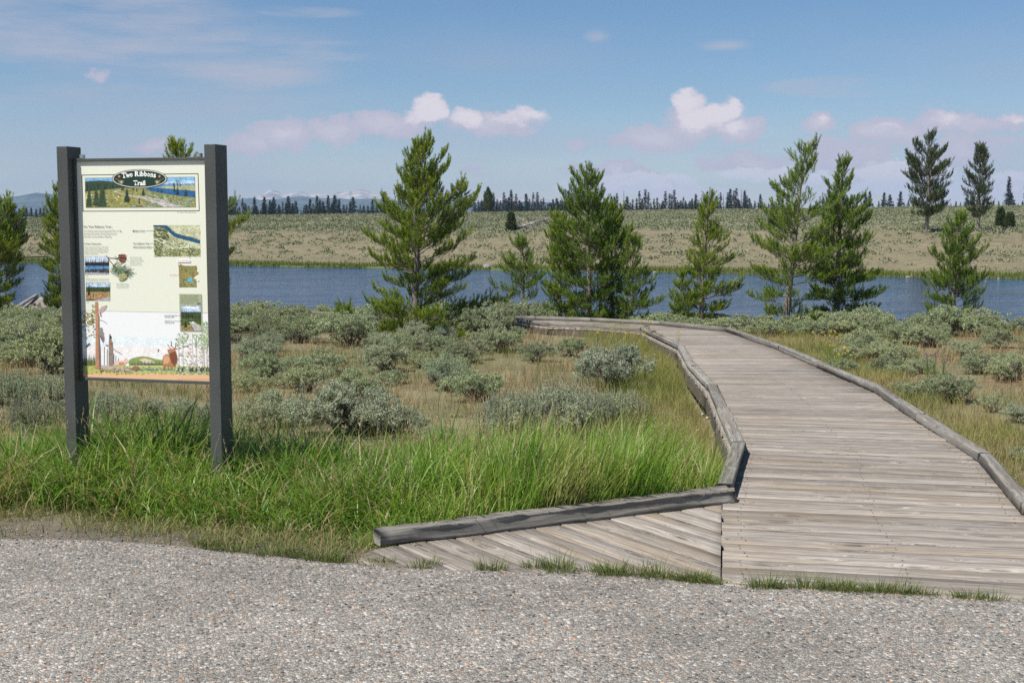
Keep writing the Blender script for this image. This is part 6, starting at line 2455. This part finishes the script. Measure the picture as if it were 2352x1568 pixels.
    fc = np.array([(0, 2, 4), (2, 1, 4), (1, 3, 4), (3, 0, 4), (2, 0, 5), (1, 2, 5), (3, 1, 5), (0, 3, 5)])
    jit = r.uniform(0.6, 1.3, (n, 6, 3))
    V = (ic[None] * jit * sz[:, None, None] * np.array([1, 1, .6]) + np.stack([x, y, z], 1)[:, None, :]).reshape(-1, 3)
    T = (fc[None] + (np.arange(n) * 6)[:, None, None]).reshape(-1, 3)
    stuff('gravel', V, T, {'tone': np.repeat(r.random(n), 6)}, mat_leaf('loose_stones', [(0, (0.09, 0.088, 0.085)), (0.5, (0.24, 0.22, 0.20)), (1, (0.42, 0.36, 0.30))], 0.8, 0.0, .3),
          'loose gravel along the edge of the path', 'gravel')


build_grass()


# ---- boulders, fallen trees, flowers
def rock_mesh(seed, sx, sy, sz):
    bm = bmesh.new()
    bmesh.ops.create_icosphere(bm, subdivisions=3, radius=1)
    r = np.random.default_rng(seed)
    o = r.uniform(0, 50, 3)
    from mathutils import noise as mn
    for v in bm.verts:
        d = 1 + 0.22 * mn.noise(v.co * 1.1 + Vector(o)) + 0.07 * mn.noise(v.co * 3.1 + Vector(o))
        v.co = Vector((v.co.x * sx * d, v.co.y * sy * d, v.co.z * sz * d))
    me = bpy.data.meshes.new('rock')
    bm.to_mesh(me)
    bm.free()
    for p in me.polygons:
        p.use_smooth = False
    return me


m_rock, T, b = new_mat('lichen_rock')
tc = T.node('ShaderNodeTexCoord')
n = T.noise(tc.outputs['Object'], 4.0, 5, 0.65)
T.link(T.ramp(n, [(0.3, (0.17, 0.16, 0.145)), (0.55, (0.31, 0.295, 0.27)), (0.75, (0.40, 0.385, 0.355))]), b.inputs['Base Color'])
b.inputs['Roughness'].default_value = 0.9
bump(T, b, n, 0.8, 0.05)
rocks = [rock_mesh(300 + i, 1.0, 0.8, 0.6) for i in range(6)]
for me in rocks:
    me.materials.append(m_rock)


def rock(px_, py_, wpx, hf, label, group=None, name='rock', var=None):
    x, y = hit(px_, py_)
    w = wpx * y / F / 2
    o = bpy.data.objects.new(name, rocks[var if var is not None else random.randrange(6)])
    COL.objects.link(o)
    o.location = (x, y + w * .5, float(ground_z(x, y)) + w * hf * 0.35)
    o.scale = (w, w, w * hf)
    o.rotation_euler = (0, 0, random.uniform(0, 6.28))
    tag(o, label, 'rock' if name == 'rock' else 'boulder', group)


random.seed(9)
GRK = 'rocks scattered on the far bank'
rock(1118, 618, 17, 1.5, 'largest pale rounded boulder at the far water edge, right of the broad pine', GRK, 'boulder', 0)
rock(574, 608, 12, 0.9, 'dark-based boulder at the far water edge just right of the sign', GRK, 'boulder', 1)
rock(860, 611, 12, 0.7, 'flat pale boulder at the far water edge left of the broad pine', GRK, 'boulder', 2)
rock(1572, 627, 11, 1.3, 'pale boulder at the far water edge between the clump and the narrow pine', GRK, 'boulder', 3)
rock(1532, 620, 6, 0.9, 'small stone on the bank left of the pale boulder by the narrow pine', GRK)
rock(2270, 639, 10, .6, 'flat white stone at the water edge right of the conical pine', GRK)
rock(2225, 592, 8, .9, 'pale rock on the gravel slope right of the conical pine', GRK)
def rock_spot(p):
    return next(s for q, s in ((700, 'right of the sign'), (830, 'left of the broad pine'), (1120, 'beside the broad pine'), (1260, 'above the airy pine'), (1500, 'behind the clump'), (1600, 'left of the narrow pine'),
                               (1740, 'right of the narrow pine'), (2030, 'behind the overlapping pines'), (2160, 'left of the conical pine'), (2500, 'right of the conical pine')) if p < q)


for i in range(105):
    px_ = random.uniform(540, 2350)
    y0 = 560 + (px_ - 540) * 0.012
    py_ = random.triangular(y0, y0 + 44, y0 + 34)
    wp = random.uniform(2.2, 6.5)
    rock(px_, py_, wp, 0.9, ('small' if wp < 3.4 else 'larger') + ' pale rock on the ' + ('upper' if py_ < y0 + 25 else 'lower') + ' gravel slope ' + rock_spot(px_), GRK)
for i in range(8):
    px_ = random.uniform(540, 2350)
    sx_ = float(far_shore((px_ - 1176) / F * 84))
    o_y = sx_ + random.uniform(0.2, 0.8)
    x = (px_ - 1176) / F * o_y
    y = float(far_shore(x)) + random.uniform(0.0, 0.7)
    w = random.uniform(0.05, 0.16)
    o = bpy.data.objects.new('rock', random.choice(rocks))
    COL.objects.link(o)
    o.location, o.scale, o.rotation_euler = (x, y, WATER_Z + 0.02), (w, w, w), (0, 0, random.uniform(0, 6))
    tag(o, 'small stone right at the far waterline ' + rock_spot(px_), 'rock', GRK)


def fallen_tree(label, p_base, p_tip, seed, rr=0.16, branches=60, blen=1.6):
    x0, y0 = hit(*p_base)
    g0 = float(ground_z(x0, y0))
    x1 = (p_tip[0] - 1176) / F * (y0 + 1.5)
    y1 = y0 + 1.5
    z1_ = height_at(p_tip[1], y1)
    A, B = np.array([0, 0, 0.15]), np.array([x1 - x0, y1 - y0, z1_ - g0])
    r = np.random.default_rng(seed)
    q = np.linspace(0, 1, 8)[:, None]
    P = A + (B - A) * q + np.cumsum(r.normal(0, .03, (8, 3)), 0)
    root = empty('fallen_tree', (x0, y0, g0), label, 'dead tree')
    V, T = tubes([(P, np.linspace(rr, rr * .25, 8))], 7)
    link('trunk', tri_mesh('trunk', V, T, smooth=True), M_DEAD, root)
    br = []
    for _ in range(branches):
        t = r.uniform(0.15, 1)
        p = A + (B - A) * t
        d = r.normal(0, 1, 3)
        d[2] = d[2] * .6 - .1
        d = d / np.linalg.norm(d)
        L = r.uniform(.3, 1) * blen * (1.2 - t)
        br.append((np.array([p, p + d * L * .5 + r.normal(0, .05, 3), p + d * L]), np.array([0.035, 0.025, 0.012])))
    V, T = tubes(br, 4)
    link('limbs', tri_mesh('limbs', V, T), M_DEAD, root)


fallen_tree('fallen grey tree with tangled bare branches on the far slope above the boulder', (1182, 531), (1262, 501), 1, 0.20, 110, 2.2)
fallen_tree('grey log with broken branches lying at the foot of the second big far pine', (2240, 530), (2325, 533), 2, 0.14, 26, 0.8)
fallen_tree('grey fallen log sloping up at the right end of the crest', (2285, 510), (2348, 486), 3, 0.16, 30, 1.0)
fallen_tree('low grey uprooted stump on the crest above the clump of pines', (1520, 484), (1536, 480), 4, 0.25, 16, 0.8)


def flower_plant(x, y, h, petal, label, cat, group, seed, heads=5, pr=0.011, z=None):
    r = np.random.default_rng(seed)
    g = float(ground_z(x, y)) if z is None else z
    root = empty('wildflower', (x, y, g), label, cat, group)
    st, P, D = [], [], []
    for i in range(heads):
        a = r.uniform(0, 6.28)
        hh = h * r.uniform(0.7, 1.05)
        e = np.array([math.cos(a) * h * .28 * r.random(), math.sin(a) * h * .28 * r.random(), hh])
        st.append((np.array([[0, 0, 0], e * [.4, .4, .6], e]), np.array([0.002, 0.0018, 0.0015])))
        nn = 16
        dv = rnd_unit(r, nn)
        dv[:, 2] = np.abs(dv[:, 2]) * .6
        P.append(np.repeat(e[None], nn, 0)); D.append(norm(dv))
    V, T = tubes(st, 4)
    link('stem', tri_mesh('stem', V, T), M_STEM, root)
    P, D = np.concatenate(P), np.concatenate(D)
    V, T = leaf_kites(P, D, np.full(len(P), pr * 1.5), np.full(len(P), pr), r)
    link('blossom', tri_mesh('blossom', V, T), petal, root)
    # basal leaves
    n_ = 22
    a = r.uniform(0, 6.28, n_)
    V, T, m = blades(np.zeros(n_), np.zeros(n_), np.zeros(n_), r.uniform(.3, .7, n_) * h, np.full(n_, .006), a, r.uniform(.4, 1.2, n_), r, 4)
    link('leaves', tri_mesh('leaves', V, T, {'tone': np.full(len(V), .5)}), M_GRASS, root)


M_STEM = mat_plain('flower_stem', (0.09, 0.15, 0.03), 0.6)
M_YEL = mat_plain('yellow_petals', (0.70, 0.52, 0.03), 0.6)
M_PALE = mat_plain('pale_yellow_petals', (0.72, 0.70, 0.30), 0.6)
M_PUR = mat_plain('purple_petals', (0.17, 0.11, 0.42), 0.6)
M_WHT = mat_plain('white_petals', (0.75, 0.74, 0.66), 0.6)
fl = random.Random(4)
for i, (px_, py_, hh) in enumerate(((1470, 775, .42), (1490, 780, .46), (1500, 790, .44), (1480, 795, .36), (1520, 800, .40), (1548, 815, .36), (1410, 778, .36), (1440, 785, .34), (1372, 775, .28), (1555, 800, .45))):
    x, y = hit(px_, py_ + 18)
    flower_plant(x, y, hh, M_YEL, 'yellow wildflower against the left rail at the bend', 'wildflower', 'yellow flowers at the inner rail', 400 + i, 4, 0.010)
for i, (px_, py_, hh) in enumerate(((1865, 790, .3), (1885, 793, .3), (1905, 800, .4), (1912, 815, .45), (1922, 822, .4), (1935, 835, .35), (1948, 838, .3), (1760, 780, .3), (1795, 790, .3), (1925, 845, .3), (1905, 830, .4))):
    x, y = hit(px_, py_ + 12)
    flower_plant(x, y, hh, M_YEL, 'yellow wildflower right of the boardwalk', 'wildflower', 'yellow flowers beyond the right rail', 430 + i, 4, 0.011)
for i, (px_, py_) in enumerate(((2130, 868), (2146, 866), (2165, 870))):
    x, y = hit(px_, py_)
    flower_plant(x, y, .30, M_PUR, 'purple lupine among the sagebrush right of the boardwalk', 'wildflower', 'purple lupines', 460 + i, 9, 0.008)
for i, (px_, py_) in enumerate(((948, 1172), (965, 1168), (1000, 1178), (985, 1176))):
    x, y = hit(px_, py_ + 26)
    flower_plant(x, y, .13, M_PALE, 'pale yellow flower low in the grass behind the log', 'wildflower', 'pale flowers behind the log', 470 + i, 4, 0.018)
for i, (px_, py_) in enumerate(((1610, 985), (1500, 830))):
    x, y = hit(px_, py_ + 25)
    flower_plant(x, y, .26, M_WHT, 'cream-headed flower in the golden grass by the left rail', 'wildflower', 'cream flowers by the rail', 480 + i, 3, 0.008)


# ------------------------------------------------------------------ the air
def build_haze():
    me = box(-4200, 4200, -80, 7300, -34, 165)
    m = bpy.data.materials.new('haze')
    m.use_nodes = True
    nt = m.node_tree
    nt.nodes.remove(nt.nodes['Principled BSDF'])
    v = nt.nodes.new('ShaderNodeVolumePrincipled')
    v.inputs['Color'].default_value = (0.42, 0.62, 0.95, 1)
    v.inputs['Density'].default_value = 1.15e-4
    v.inputs['Anisotropy'].default_value = 0.0
    nt.links.new(v.outputs[0], nt.nodes['Material Output'].inputs['Volume'])
    o = link('haze', me, m)
    tag(o, 'thin blue smoky air', kind='stuff')


build_haze()


def tell_apart():
    """where two or three things of a group would share a label, say which is which"""
    from collections import defaultdict
    by = defaultdict(list)
    for o in COL.objects:
        if o.parent is None and o.get('label') and o.get('group'):
            by[(o['group'], o['label'])].append(o)
    for (g, l), lst in by.items():
        n = len(l.split())
        if len(lst) == 2:
            lst.sort(key=lambda o: o.location.y)
            dy = lst[1].location.y - lst[0].location.y
            if 'ridge' in l or 'waterline' in l or 'gravel' in l or dy < 0.5:
                lst.sort(key=lambda o: o.location.x / o.location.y)
                w = (', left one', ', right one')
            else:
                w = (', nearer the path', ', nearer the water')
            if n + 3 <= 16:
                for o, s in zip(lst, w):
                    o['label'] = l + s
        elif len(lst) == 3 and n + 2 <= 16:
            lst.sort(key=lambda o: o.location.x / o.location.y)
            for o, s in zip(lst, (', leftmost', ', middle one', ', rightmost')):
                o['label'] = l + s
        elif len(lst) == 4 and n + 4 <= 16:
            lst.sort(key=lambda o: o.location.x / o.location.y)
            for o, s in zip(lst, (', first from left', ', second from left', ', third from left', ', fourth from left')):
                o['label'] = l + s


tell_apart()
